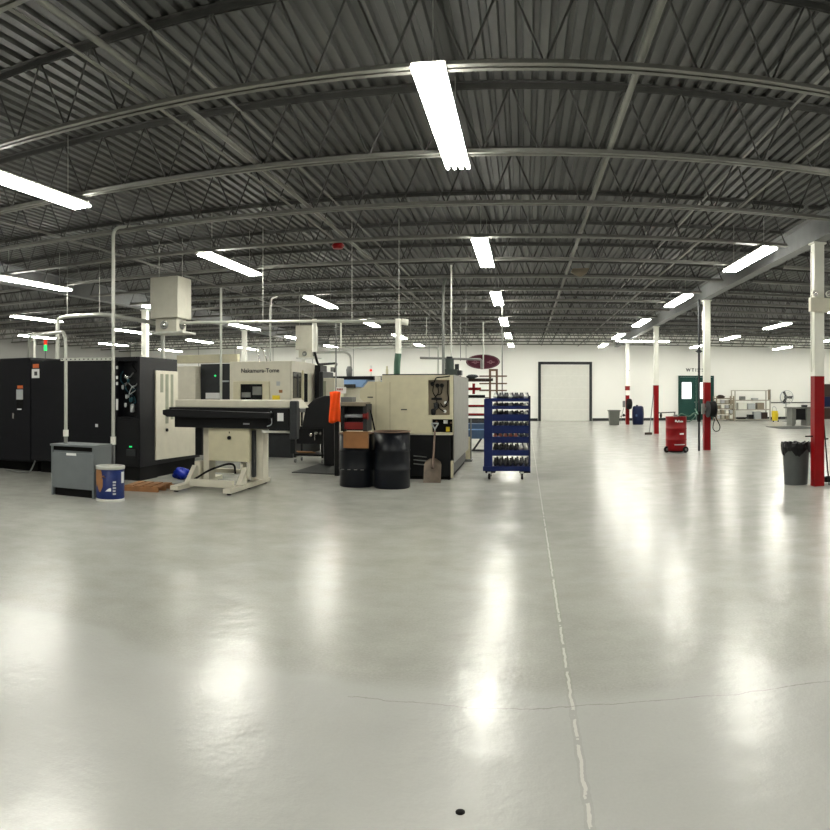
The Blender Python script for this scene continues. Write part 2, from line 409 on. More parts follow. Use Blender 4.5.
L0 = None
for rx, rn in rows:
    js = list(range(-1, 6)) if -11 < rx < 9 else list(range(0, 6))
    if rx > 18: js = [3, 4, 5]  # unseen rightmost row, added to brighten the right wall
    for n_, j in enumerate(js):
        y = 6.5 + 6.1*j
        lab = f"fluorescent ceiling light, {ORD[n_]} from the camera in the {rn}"
        if j == -1: lab = f"fluorescent ceiling light straight over the viewer, {rn}"
        elif js[0] == -1: lab = f"fluorescent ceiling light, {ORD[n_-1]} from the camera in the {rn}"
        if L0 is None:
            L0 = make_light(); L0.location = (rx, y, 3.93); L0['label'] = lab; L0['group'] = 'ceiling lights'
        else: dup(L0, (rx, y, 3.93), lab)
dup(L0, (5.4, 33.2, 3.90), 'fluorescent ceiling light turned crosswise by the farthest red-based column', PI/2)
# ---------------------------------------------------------------- doors and far wall
dx0, dx1, dz = 0.72, 3.68, 3.24
t = struct(bpy.data.objects.new('door_1', None), 'large white loading door in a dark frame'); COL.objects.link(t); t.location = (2.2, YB, 0)
b = MB(); fw = 0.15
b.box(dx0, dx0+fw, YB-0.06, YB, 0, dz).box(dx1-fw, dx1, YB-0.06, YB, 0, dz).box(dx0+fw, dx1-fw, YB-0.06, YB, dz-fw, dz)
b.build('door_frame', M['dgrey'], t)
b = MB(); hh = (dz-fw)/5
for i in range(5): b.box(dx0+fw, dx1-fw, YB-0.03, YB, i*hh+0.004, (i+1)*hh-0.004)
b.build('door_panel', mat('door_white', (214, 214, 206), 0.5, var=0.03), t)
gx0, gx1, gz = xa(678.2, YB), xa(713.6, YB), 2.5
t = struct(bpy.data.objects.new('door_2', None), 'dark green double door with two bright windows'); COL.objects.link(t); t.location = ((gx0+gx1)/2, YB, 0)
MB().box(gx0, gx0+0.07, YB-0.08, YB, 0, gz).box(gx1-0.07, gx1, YB-0.08, YB, 0, gz).box(gx0+0.07, gx1-0.07, YB-0.08, YB, gz-0.08, gz).build('door_frame', M['green'], t)
gm = (gx0+gx1)/2
for s, (a, c) in enumerate(((gx0+0.08, gm-0.01), (gm+0.01, gx1-0.08))):
    w = MB(); wx0, wx1 = a+0.12, a+0.67
    if s: wx0, wx1 = a+0.12, a+0.67
    w.box(a, wx0, YB-0.05, YB, 0.01, gz-0.09).box(wx1, c, YB-0.05, YB, 0.01, gz-0.09).box(wx0, wx1, YB-0.05, YB, 0.01, 1.20).box(wx0, wx1, YB-0.05, YB, 2.13, gz-0.09)
    d = w.build('door_leaf', M['green'], t)
    MB().box(wx0, wx1, YB-0.03, YB-0.01, 1.20, 2.13).build('window_pane', M['pane'], d)
    kx = c-0.08 if s == 0 else a+0.08
    MB().lathe([(0.03, 0), (0.035, 0.03), (0.0301, 0.06)], (kx, YB-0.05, 1.02), 12, Matrix.Rotation(PI/2, 4, 'X')).build('door_knob', M['chrome'], d)
t = thing('wall_lettering', 'dark letters on the far wall above the green double door', 'sign', (xa(694, YB), YB, 2.75))
text('W T I', 'letters', M['ink'], t, (xa(691.2, YB-0.02), YB-0.02, 2.81), width=0.6, bold=0.008)
b = MB()
for i in range(3):
    b.box(xa(697.2, YB)+i*0.26, xa(697.2, YB)+i*0.26+0.19, YB-0.015, YB, 2.85, 2.90).box(xa(697.2, YB)+i*0.26, xa(697.2, YB)+i*0.26+0.17, YB-0.015, YB, 2.74, 2.78)
b.build('lettering_lines', M['ink'], t)
# oval sign
sx0 = xa(483, YB)
t = thing('oval_sign', 'dark maroon oval sign high on the far wall', 'sign', (sx0, YB, 3.2))
m_ = Matrix.Diagonal((1, 0.43, 1, 1))
R90 = Matrix.Rotation(PI/2, 4, 'X')
MB().lathe([(0.93, 0.0), (0.93, 0.05)], (sx0, YB, 3.24), 48, R90 @ m_).build('board', M['maroon'], t)
b = MB()
b.lathe([(0.84, 0.052), (0.86, 0.056), (0.88, 0.052)], (sx0, YB, 3.24), 48, R90 @ m_, caps=False)
b.build('border_ring', M['pink'], t)
for i, (cx_, w_) in enumerate(((-0.42, 0.26), (0.42, 0.26))):
    b = MB(); b.lathe([(0.07, 0.052), (0.085, 0.058), (0.10, 0.052)], (sx0+cx_, YB, 3.22), 20, R90, caps=False)
    b.box(sx0+cx_-0.2, sx0+cx_+0.22, YB-0.058, YB-0.05, 3.20, 3.235)
    b.build('emblem', M['pink'], t)
# wall conduit
tag(MB().tube([(xa(771, YB), YB-0.03, 0.97), (xa(812, YB), YB-0.03, 0.97)], 0.025, 8).build('wall_conduit', M['grey'], loc=(13, YB-0.03, 0.97)), 'thin grey conduit along the far wall behind the fan', 'pipe')
# ---------------------------------------------------------------- machine A : black lathe on the left
AY = 11.05; AH = 2.19
ax0, ax1, ax2 = -11.6, xa(31, AY), -6.45
t = thing('control_cabinet', 'tall black electrical cabinet at the left edge with grey label plate', 'cabinet', (ax0+1, AY, 0))
MB().box(ax0, ax1-0.012, AY+0.02, 13.4, 0.2, AH+0.05).build('body', M['black2'], t, 0.01)
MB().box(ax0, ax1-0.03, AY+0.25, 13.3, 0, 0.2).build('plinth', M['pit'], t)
dm = xa(-40, AY)
d = MB().box(dm, ax1-0.02, AY, AY+0.025, 0.22, AH+0.03).build('door', M['black2'], t, 0.006)
def px_box(px0, px1, py0, py1, Y, dy, name, m, parent, bev=0.0, pxm=None):
    pm = (px0+px1)/2
    return MB().box(xa(px0, Y), xa(px1, Y), Y-dy, Y, za(pm, py1, Y), za(pm, py0, Y)).build(name, m, parent, bev)
px_box(16.5, 23, 389.5, 399.5, AY, 0.006, 'label_plate', M['greylab'], d)
px_box(17.5, 23, 385.5, 388.5, AY, 0.006, 'warning_label', M['orangelab'], d)
px_box(17, 23, 400.5, 408, AY, 0.012, 'lock_plate', M['rubber'], d)
px_box(17.5, 21.5, 408.6, 409.8, AY, 0.008, 'tag_strip', M['paper'], d)
px_box(13.2, 14.8, 413, 418.5, AY, 0.03, 'handle', M['chrome'], d)
dup_door = MB().box(ax0, dm-0.01, AY, AY+0.025, 0.22, AH+0.03).build('door', M['black2'], t, 0.006)
# stack light
t2x, t2y = xa(45.5, 11.9), 11.9
sl = MB().tube([(t2x, t2y, AH+0.05), (t2x, t2y, 2.42)], 0.012, 8).build('signal_tower', M['grey'], t)
MB().tube([(t2x, t2y, 2.42), (t2x, t2y, 2.54)], 0.035, 12).build('lens', M['led_green'], sl)
MB().tube([(t2x, t2y, 2.54), (t2x, t2y, 2.64)], 0.035, 12).build('lens', M['led_red'], sl)
# tower body
t = thing('turning_machine', 'large black machining centre with open hose panel and white side panel', 'machine', (-7.6, AY, 0))
rx0, rx1 = xa(117, AY), xa(136.5, AY); rz0, rz1 = za(127, 417, AY), za(127, 361, AY)
YT = 12.5
b = MB(); b.box(ax1, rx0, AY+0.02, YT, 0.24, AH).box(rx0, rx1, AY+0.22, YT, 0.24, AH).box(rx1, ax2, AY+0.02, YT, 0.24, AH)
b.box(ax1, ax2, YT, 13.5, 0.24, 1.15)
b.box(rx0, rx1, AY+0.02, AY+0.22, 0.24, rz0).box(rx0, rx1, AY+0.02, AY+0.22, rz1, AH)
b.build('body', M['black2'], t)
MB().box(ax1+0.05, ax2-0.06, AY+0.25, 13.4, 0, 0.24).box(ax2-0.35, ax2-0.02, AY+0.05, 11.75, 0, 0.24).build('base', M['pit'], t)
MB().box(ax1+0.01, xa(66, AY), AY, AY+0.02, 0.26, AH-0.02).build('front_panel', M['black2'], t, 0.006)
fp = MB().box(xa(66.6, AY), rx0-0.02, AY, AY+0.02, 0.26, AH-0.02).build('front_panel', M['black2'], t, 0.006)
MB().box(rx0, ax2-0.01, AY, AY+0.02, 0.26, rz0-0.04).build('front_panel', M['black'], t, 0.006)
px_box(32, 39.5, 369, 378, AY, 0.006, 'label_plate', M['paper'], t)
px_box(33, 39, 364, 368, AY, 0.006, 'warning_label', M['orangelab'], t)
px_box(34.3, 37.3, 371.5, 375.5, AY-0.006, 0.002, 'label_mark', M['ink'], t)
px_box(95.5, 98, 424, 427, AY, 0.008, 'sensor', M['paper'], t)
px_box(129.6, 132, 446, 447.4, AY, 0.012, 'indicator', M['led_green'], t)
px_box(127, 136, 449.5, 456, AY, 0.03, 'control_plate', M['dgrey'], t)
for py in (366, 376, 382, 399):
    px_box(116.2, 118.2, py, py+3+(8 if py == 399 else 0), AY-0.01, 0.01, 'hinge_tab', M['paper'], t)
rnd = random.Random(3)
for i in range(9):   # hoses in the open recess
    x_ = rx0+0.05+rnd.random()*(rx1-rx0-0.1); z_ = rz0+0.08+rnd.random()*(rz1-rz0-0.25)
    pts_ = [(x_, AY+0.12, z_)]
    for k in range(4): pts_.append((min(rx1-0.03, max(rx0+0.03, pts_[-1][0]+rnd.uniform(-0.09, 0.09))), AY+rnd.uniform(0.06, 0.18), min(rz1-0.04, pts_[-1][2]+rnd.uniform(-0.02, 0.12))))
    MB().tube(bend(pts_, 0.04, 3), 0.008+rnd.random()*0.005, 6).build('hose', [M['teal'], M['grey'], M['rubber'], M['greylab']][i % 4], t)
for i in range(8):
    x_ = rx0+0.05+rnd.random()*(rx1-rx0-0.12); z_ = rz0+0.05+rnd.random()*(rz1-rz0-0.15)
    MB().lathe([(0.012, -0.04), (0.022, -0.02), (0.022, 0.03), (0.01, 0.04)], (x_, AY+0.1, z_), 10).build('valve', [M['greylab'], M['teal'], M['chrome']][i % 3], t)
MB().lathe([(0.03, -0.06), (0.04, -0.04), (0.04, 0.06), (0.02, 0.09)], (xa(129.5, AY), AY+0.1, za(129, 409, AY)), 14).build('filter_bowl', M['greylab'], t)
# white side panel on the +X face
def sy(px, X=ax2): return X / math.tan(ang(px))
def sz(px, py, X=ax2): Y = sy(px, X); return za(px, py, Y)
py0, py1 = sy(154.7), 13.42
pan = MB().prism_yz([(py0, 0.33), (13.28, 0.30), (13.36, 0.5), (13.42, 0.62), (13.42, 1.13), (YT-0.02, 1.13), (YT-0.02, 1.96), (py0, 1.96)], ax2, ax2+0.03).build('side_panel', M['cream'], t, 0.006)
for a_, b_, zt, zb in ((158.8, 161.8, 1.9, 1.56), (164, 167, 1.9, 0.98), (169.2, 171.8, 1.9, 1.05)):
    MB().box(ax2+0.03, ax2+0.034, sy(a_), sy(b_), zb, zt).build('vent', M['vent'], pan)
MB().lathe([(0.03, 0), (0.03, 0.03)], (ax2+0.03, sy(165), 0.86), 10, Matrix.Rotation(PI/2, 4, 'Y')).build('knob', M['rubber'], pan)
# cable at foot
tag(MB().tube(bend([(xa(36, 11.3), 11.3, 0.28), (xa(35, 11.0), 10.98, 0.2), (xa(30, 10.9), 10.9, 0.02), (xa(18, 10.9), 10.9, 0.02), (xa(5, 11.0), 11.02, 0.02)], 0.15), 0.016, 8).build('floor_cable', M['grey'], loc=(-8.5, 10.9, 0)), 'grey cable drooping from the black machine to the floor at the left edge', 'cable')
# ---------------------------------------------------------------- transformer + conduits
t = thing('floor_transformer', 'grey ventilated transformer box standing before the black machine', 'transformer', (-6.34, 9.1, 0))
TX0, TX1, TY0, TY1, TZ = -6.73, -5.95, 8.87, 9.36, 0.78
MB().box(TX0+0.031, TX1-0.031, TY0+0.03, TY1-0.01, 0.13, TZ-0.03).box(TX0, TX0+0.03, TY0, TY1, 0, TZ-0.031).box(TX1-0.03, TX1, TY0, TY1, 0, TZ-0.031).build('body', M['transf'], t, 0.004)
MB().box(TX0-0.01, TX1+0.01, TY0-0.02, TY1+0.01, TZ-0.03, TZ).build('top_cover', M['transf'], t, 0.004)
MB().box(TX0+0.03, TX1-0.03, TY0+0.01, TY0+0.03, 0.12, 0.655).build('front_cover', M['transf'], t, 0.004)
MB().box(TX0+0.03, TX1-0.03, TY0+0.022, TY0+0.03, 0.685, 0.75).build('vent', M['pit'], t)
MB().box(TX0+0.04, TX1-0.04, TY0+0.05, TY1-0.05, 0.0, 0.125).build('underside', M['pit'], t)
MB().box(TX0+0.28, TX0+0.46, TY0+0.006, TY0+0.01, 0.615, 0.65).build('name_plate', M['paper'], t)
cx1, cy1 = -5.99, 9.47
t = thing('conduit_riser', 'tall pale conduit rising beside the transformer into the joists', 'conduit', (cx1, cy1, 0))
MB().tube(bend([(cx1, cy1, 0.76), (cx1, cy1, 4.1), (cx1+0.5, cy1+0.6, 4.16)], 0.15), 0.027, 12).build('pipe', M['galv'], t)
MB().tube([(cx1, cy1, 0), (cx1, cy1, 0.78)], 0.029, 12).build('lower_pipe', M['grey'], t)
MB().tube([(cx1, cy1, 0.76), (cx1, cy1, 0.88)], 0.042, 12).build('coupling', M['white'], t)
ax_, ay_ = -6.65, 9.14
t = thing('conduit_arch', 'pale conduit arching from the transformer top over to the black machine', 'conduit', (ax_, ay_, 0.78))
MB().tube(bend([(ax_, ay_, 0.95), (ax_, ay_, 2.5), (xa(31, 11.3), 11.25, 2.68), (xa(28.5, 11.4), 11.4, AH+0.05)], 0.3, 8), 0.027, 12).build('pipe', M['galv'], t)
MB().tube([(ax_, ay_, 0.78), (ax_, ay_, 0.9)], 0.03, 12).build('lower_pipe', M['greypipe'], t)
MB().tube([(ax_, ay_, 0.88), (ax_, ay_, 0.98)], 0.042, 12).build('coupling', M['white'], t)
b = MB().bar((ax_-0.06, ay_-0.05, 2.07), (cx1+0.03, cy1-0.05, 2.07), 0.04, 0.045)
t = thing('strut_channel', 'slotted steel strut bolted across the two conduits', 'strut', (ax_, ay_, 2.07))
st = b.build('channel', M['galv'], t)
for i in range(12):
    k = (i+0.5)/12; MB().cb((ax_-0.06+k*(cx1+0.09-ax_), ay_-0.072+k*(cy1-ay_), 2.07), (0.022, 0.004, 0.016), math.atan2(cy1-ay_, cx1-ax_+0.09)).build('slot', M['pit'], t)
# ---------------------------------------------------------------- blue fibre drum
dX, dY, dR, dH = -5.70, 8.93, 0.205, 0.5
t = thing('fibre_drum', 'open blue fibre drum with torn brown patch beside the transformer', 'drum', (dX, dY, 0))
MB().lathe([(dR, 0.03), (dR, dH-0.04), (dR-0.012, dH-0.04), (dR-0.012, 0.05), (0.001, 0.05)], (dX, dY, 0), 40, caps=False).build('shell', M['blue'], t)
MB().lathe([(dR+0.006, 0), (dR+0.006, 0.035), (dR-0.01, 0.035), (dR-0.01, 0.0)], (dX, dY, 0), 40, caps=False).build('bottom_rim', M['galv'], t)
MB().lathe([(dR+0.007, dH-0.045), (dR+0.01, dH-0.02), (dR+0.007, dH), (dR-0.014, dH), (dR-0.014, dH-0.045)], (dX, dY, 0), 40, caps=False).build('top_rim', M['galv'], t)
MB().lathe([(0.001, dH-0.14), (dR-0.014, dH-0.12)], (dX, dY, 0), 30, caps=False).build('contents', M['card'], t)
def patch(cx_, cy_, R, a0, a1, zf, zt, n=10):
    b = MB(); vs = []
    for i in range(n+1):
        a = a0+(a1-a0)*i/n; z0_ = zf(i/n); z1_ = zt(i/n)
        for z_ in (z0_, z1_): vs.append((cx_+R*math.cos(a), cy_+R*math.sin(a), z_))
    return b.add(vs, [(2*i, 2*i+2, 2*i+3, 2*i+1) for i in range(n)], True)
av = math.atan2(-dY, -dX)     # direction towards the viewer
patch(dX, dY, dR+0.003, av-1.45, av-0.35, lambda k: 0.30+0.08*math.sin(9*k)-0.06*(k < .5), lambda k: dH-0.05-0.1*(k > .7)).build('torn_patch', M['card'], t)['label'] = 'bare brown torn patch'
patch(dX, dY, dR+0.003, av-1.35, av-0.55, lambda k: 0.18+0.05*math.sin(7*k), lambda k: 0.33).build('torn_patch', M['card'], t)['label'] = 'bare brown torn patch'
patch(dX, dY, dR+0.004, av+0.85, av+1.2, lambda k: 0.26, lambda k: 0.42, 4).build('label_sticker', M['paper'], t)
patch(dX, dY, dR+0.004, av-0.35, av+0.05, lambda k: 0.15, lambda k: 0.15+0.045*min(1, k*1.6), 4).build('printed_mark', M['paper'], t)
for k in range(5):
    patch(dX, dY, dR+0.004, av+0.17, av+0.40-0.03*(k % 2), lambda q: 0.10+k*0.042, lambda q: 0.125+k*0.042, 3).build('printed_mark', M['greylab'], t)
# pallet pieces behind the drum
t = thing('wooden_pallet', 'small brown wooden pallet lying on the floor behind the blue drum', 'pallet', (-5.75, 10.2, 0))
Rz = 0.15
for i in range(3):
    MB().cb((-5.80+i*0.0, 9.95+i*0.25, 0.035), (0.62, 0.07, 0.07), Rz).build('runner', M['wood'], t)
for i in range(4):
    MB().cb((-6.03+i*0.155, 10.2+i*0.022, 0.08), (0.12, 0.6, 0.018), Rz).build('deck_board', M['wood'], t)
# blue plastic bundle
b = MB(); cxb, cyb = xa(181.5, 11.7), 11.7
def blob(cx_, cy_, cz_, rx_, ry_, rz_, seed, nn=18, mm=12, amp=0.15):
    r_ = random.Random(seed); ph = [r_.random()*6 for _ in range(6)]; vs = []; b = MB()
    for i in range(mm+1):
        th = PI*i/mm
        for k in range(nn):
            a = 2*PI*k/nn; q = 1+amp*(math.sin(3*a+ph[0])*math.sin(2*th+ph[1])+0.6*math.sin(7*a+ph[2]+3*th))
            vs.append((cx_+rx_*q*math.sin(th)*math.cos(a), cy_+ry_*q*math.sin(th)*math.sin(a), cz_+rz_*q*math.cos(th)))
    fs = [(i*nn+k, i*nn+(k+1) % nn, (i+1)*nn+(k+1) % nn, (i+1)*nn+k) for i in range(mm) for k in range(nn)]
    return b.add(vs, fs, True)
tag(blob(cxb, cyb, 0.10, 0.14, 0.12, 0.09, 4, amp=0.3).build('plastic_bundle', M['bluebag'], loc=(cxb, cyb, 0)), 'bright blue plastic bundle on the floor under the white side panel', 'bag')
# ---------------------------------------------------------------- bar feeder
FY = 10.75
t = thing('bar_feeder', 'long cream and black bar feeder on a cream pedestal in front of the white lathe', 'bar feeder', (-4.7, FY, 0))
lx0, lx1 = xa(175, FY), xa(291, FY)
MB().prism_xz([(lx0, 1.315), (lx1+0.14, 1.315), (lx1+0.04, 1.44), (lx0, 1.44)], FY, FY+0.5).build('lid', M['cream'], t, 0.015)
bx0, bx1 = xa(164, 10.6), xa(271, 10.6)
MB().prism_xz([(bx0, 1.20), (bx0+0.08, 1.16), (bx1, 1.16), (bx1, 1.245), (bx0+0.1, 1.285), (bx0, 1.27)], 10.55, 10.85).box(bx0+0.03, bx1, FY-0.03, FY+0.45, 1.25, 1.315).build('upper_tray', M['black'], t, 0.005)
MB().box(xa(175, FY), xa(271, FY), FY-0.02, FY+0.45, 0.985, 1.19).build('lower_tray', M['black'], t, 0.01)
MB().box(xa(195, FY), xa(214, FY), FY-0.035, FY-0.02, 1.245, 1.262).build('guide_rod', M['chrome'], t)
MB().box(xa(244, FY), xa(259, FY), FY-0.035, FY-0.02, 1.222, 1.245).build('guide_rod', M['chrome'], t)
MB().box(xa(244, FY), xa(250, FY), FY-0.035, FY-0.02, 1.05, 1.075).build('name_plate', M['greylab'], t)
rb = MB().box(xa(270, FY), xa(290.5, FY), FY-0.06, FY+0.5, 0.965, 1.315).build('drive_box', M['black'], t, 0.01)
MB().box(xa(277.5, FY-.06), xa(283.5, FY-.06), FY-0.066, FY-0.06, 1.115, 1.24).build('label_plate', M['paper'], rb)
MB().tube(bend([(xa(271, 10.66), 10.66, 1.27), (xa(272, 10.66), 10.66, 1.06), (xa(267, 10.66), 10.66, 1.03)], 0.05), 0.008, 6).build('handle', M['greylab'], t)
MB().box(xa(289.3, 10.6), xa(296.5, 10.6), 10.6, 10.75, 0.84, 1.43).build('end_arm', M['dgrey'], t, 0.02)
MB().box(xa(290.5, 10.65), xa(295, 10.65), 10.65, 10.72, 0.62, 0.84).build('end_arm_foot', M['black'], t)
MB().box(xa(261, FY), xa(289, FY), FY+0.02, FY+0.3, 0.925, 0.965).build('cross_rail', M['white'], t)
pd = MB().box(xa(208.5, 10.8), xa(249, 10.8), 10.8, 11.3, 0.45, 0.985).build('pedestal_cabinet', M['cream2'], t, 0.01)
MB().lathe([(0.03, 0), (0.03, 0.03)], (xa(229.5, 10.8), 10.8, 0.83), 12, R90).build('knob', M['rubber'], pd)
MB().tube([(xa(229.5, 10.8), 10.79, 0.93), (xa(229.5, 10.8), 10.79, 0.9)], 0.008, 6).build('bolt', M['rubber'], pd)
px0_, px1_ = xa(250, 10.9), xa(261, 10.9)
MB().box(px0_, px1_, 11.0, 11.25, 0.16, 0.985).box(px0_-0.03, px0_+0.02, 10.85, 11.0, 0.16, 0.985).build('leg', M['cream'], t, 0.006)
MB().box(px0_+0.03, px0_+0.07, 10.9, 11.0, 0.2, 0.95).build('slide_slot', M['dgrey'], t)
q0, q1 = xa(202, 10.9), xa(208, 10.9)
MB().box(q0, q1, 10.95, 11.2, 0.12, 0.985).build('leg', M['cream'], t, 0.006)
MB().box(xa(196.5, 11.2), xa(203, 11.2), 11.15, 11.3, 0.5, 0.985).build('inner_post', M['black'], t)
for s, xx in ((0, -5.28), (1, -4.38)):
    r1 = MB().box(xx-0.07, xx+0.07, 10.12, 11.85, 0.03, 0.10)
    r1.prism_yz([(10.55, 0.10), (11.5, 0.10), (11.25, 0.3), (10.85, 0.36)], xx-0.04, xx+0.04)
    f_ = r1.build('foot_rail', M['cream'], t, 0.006)
    for yy in (10.2, 11.0, 11.78): MB().lathe([(0.035, 0), (0.035, 0.03)], (xx, yy, 0), 10).build('leveling_pad', M['rubber'], f_)
MB().box(-5.2, -4.45, 10.5, 10.58, 0.06, 0.17).build('cross_beam', M['cream'], t, 0.005)
MB().box(-5.2, -4.45, 11.3, 11.38, 0.2, 0.27).build('cross_beam', M['cream'], t, 0.005)
for k_ in range(3):
    MB().box(-5.38+0.04*k_, -5.2, 10.9, 11.1, 0.12+0.1*k_, 0.22+0.1*k_).build('stepped_bracket', M['cream'], t)
    MB().box(-4.46, -4.34-0.04*k_, 10.85, 11.0, 0.12+0.1*k_, 0.22+0.1*k_).build('stepped_bracket', M['cream'], t)
tag(MB().tube(bend([(-6.3, 11.0, 0.015), (-5.9, 10.75, 0.015), (xa(187, 10.7), 10.65, 0.05), (xa(210, 10.65), 10.62, 0.32), (xa(227, 10.7), 10.72, 0.42), (xa(233.5, 10.8), 10.85, 0.4), (xa(234, 10.8), 10.85, 0.25)], 0.2), 0.017, 8).build('power_cable', M['rubber'], loc=(-5.9, 10.7, 0)), 'thick black cable sweeping from the floor up under the bar feeder', 'cable')
# ---------------------------------------------------------------- white lathe (B)
BY = 16.4
def X(p, Y=BY): return xa(p, Y)
def Z(p, q, Y=BY): return za(p, q, Y)
t = thing('white_lathe', 'large white computer-controlled lathe with dark base and side windows', 'machine', (-7.0, BY, 0))
b0, b1, b2 = X(174), X(229.5), X(291)
MB().box(b1, b2, BY, 19.0, 0.62, 2.31).build('body', M['cream'], t, 0.02)
MB().box(b0, X(194.6), BY+0.05, 19.0, 0.62, 2.22).build('left_housing', M['cream'], t, 0.02)
MB().box(X(194.6), b1, BY+0.35, 19.0, 0.62, 2.28).build('dark_door', M['dgrey'], t, 0.01)
MB().box(X(176.5, 16.8), X(237, 16.8), BY+0.4, 17.0, 2.31, 2.52).build('top_duct', M['cream2'], t, 0.015)
MB().box(X(220, 16.7), X(221.5, 16.7), BY+0.3, BY+0.35, 1.4, 2.25).box(X(221.5, 16.7), X(228.5, 16.7), BY+0.3, BY+0.35, 1.82, 1.86).build('door_rail', M['greylab'], t)
MB().box(X(200), X(214), BY+0.33, BY+0.35, 1.4, 1.55).build('painted_glow', M['paper'], t)  # pale box paints a glow inside the dark door, emits nothing
MB().lathe([(0.025, 0), (0.02, 0.02)], (X(209.5), BY+0.35, 1.98), 10, R90).build('indicator', M['led_green'], t)
MB().box(b0+0.1, b2, BY+0.12, 18.9, 0, 0.62).build('base', M['dgrey'], t, 0.01)
# control screen
sc0, sc1 = X(234), X(270)
b = MB().box(sc0, X(241), BY-0.06, BY, 0.9, 1.83).box(X(263), sc1, BY-0.06, BY, 0.9, 1.83).box(X(241), X(263), BY-0.06, BY, 1.76, 1.83)
sc = b.build('control_frame', M['cream2'], t, 0.01)
MB().box(X(241), X(263), BY-0.02, BY, 0.95, 1.76).build('control_screen', M['glass'], sc)
MB().box(X(242), X(251), BY-0.03, BY-0.02, 1.44, 1.56).box(X(253), X(262), BY-0.03, BY-0.02, 1.5, 1.7).build('screen_panel', M['greypipe'], sc)
MB().box(X(273), X(280), BY-0.05, BY, 1.38, 1.49).build('document_tray', M['yellow'], t)
MB().box(X(276.5), X(280), BY-0.01, BY, 1.72, 1.82).build('label_plate', M['greylab'], t)
MB().box(X(279), X(282.5), BY-0.01, BY, 1.55, 1.62).build('label_plate', M['card'], t)
text('Nakamura-Tome', 'lettering', M['ink'], t, (X(260), BY-0.006, Z(260, 370.7)), width=X(279)-X(241), bold=0.004)
# right wing (side with windows)
SX = b2
rw0, rw1 = X(309)-X(309)+X(291), None
MB().box(SX, SX+0.02, BY+0.02, 18.3, 0.62, 2.31).build('side_panel', M['cream'], t)
def ysd(px): return SX / math.tan(ang(px))
def zs(px, py): return za(px, py, ysd(px))
w1 = MB().box(SX+0.018, SX+0.03, ysd(292), ysd(300.3), 1.42, 2.05).build('window', M['glass'], t)
w2 = MB().box(SX+0.018, SX+0.03, ysd(302.3), ysd(306.5), 1.32, 2.03).build('window', M['glass'], t)
MB().box(SX+0.03, SX+0.04, ysd(296), ysd(297), 1.45, 2.0).build('painted_reflection', M['dgrey'], w1)  # lighter strip paints a reflection onto the dark glass
MB().box(SX+0.02, SX+0.06, ysd(301), ysd(301.8), 1.25, 2.1).build('handle', M['cream2'], t)
MB().box(SX+0.02, SX+0.17, 18.32, 18.95, 0.5, 2.27).build('rear_cabinet', M['black'], t)
# pipe stubs on top
MB().tube(bend([(X(248), 17.2, 2.3), (X(246), 17.2, 2.6), (X(242), 17.3, 2.66)], 0.1), 0.02, 8).tube(bend([(X(253), 17.4, 2.3), (X(250), 17.4, 2.62), (X(246), 17.4, 2.7)], 0.1), 0.02, 8).build('top_hoses', M['chrome'], t)
# ---------------------------------------------------------------- trolley, chip conveyor, machine C, machine D
TYy = 15.35
t = thing('tool_trolley', 'black wheeled trolley with grey top next to the white lathe', 'trolley', (xa(308, TYy), TYy, 0))
u0, u1 = xa(294, TYy), xa(323, TYy)
MB().box(u0, u1, TYy, TYy+0.55, 1.12, 1.20).build('top', M['grey'], t, 0.008)
MB().box(u0, u1, TYy, TYy+0.55, 0.16, 0.2).build('shelf', M['rubber'], t)
MB().box(u0+0.03, u1-0.03, TYy+0.12, TYy+0.5, 0.42, 0.8).build('cabinet_box', M['black'], t)
for x_ in (u0+0.02, u1-0.02):
    for y_ in (TYy+0.03, TYy+0.52):
        MB().box(x_-0.02, x_+0.02, y_-0.02, y_+0.02, 0.12, 1.12).build('leg', M['black'], t)
        MB().lathe([(0.045, -0.018), (0.05, 0), (0.045, 0.018)], (x_, y_, 0.05), 14, Matrix.Rotation(PI/2, 4, 'Y')).build('caster', M['grey'], t)
for i in range(3):
    x_ = xa(309.5+i*5, TYy); MB().lathe([(0.02, -0.01), (0.045, 0), (0.02, 0.01)], (x_, TYy+0.1, 0.66-0.04*(i == 0)), 12, R90).build('valve', M['chrome'], t)
MB().tube([(xa(313.5, TYy), TYy+0.1, 0.66), (xa(313.5, TYy), TYy+0.1, 0.5)], 0.012, 6).build('valve_stem', M['chrome'], t)
tag(MB().cb((xa(303, TYy), TYy+0.18, 0.235), (0.38, 0.36, 0.012), 0.5, 0.04).build('cardboard_sheet', M['card'], loc=(xa(303, TYy), TYy+0.18, 0.22)), 'brown cardboard sheet on the low shelf of the black trolley', 'cardboard')
# machine C
CYY = 18.0
t = thing('grey_machine', 'dark grey machine with pale vented side behind the black trolley', 'machine', (xa(318, CYY), CYY, 0))
MB().box(-5.22, xa(319, CYY)+0.1, CYY, 19.05, 0.3, 2.10).build('body', M['dgrey'], t, 0.02)
MB().box(xa(319, CYY)+0.1, xa(334, CYY), CYY+0.05, 19.05, 0.3, 1.93).build('front_housing', M['cream'], t, 0.01)
MB().box(xa(321.5, CYY), xa(325.5, CYY), CYY+0.04, CYY+0.05, 1.0, 1.85).build('vent', M['vent'], t)
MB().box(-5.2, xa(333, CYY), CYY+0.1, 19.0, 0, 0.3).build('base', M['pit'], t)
MB().tube([(-5.0, CYY+0.5, 2.1), (-5.0, CYY+0.5, 2.22)], 0.05, 10).build('cap', M['grey'], t)
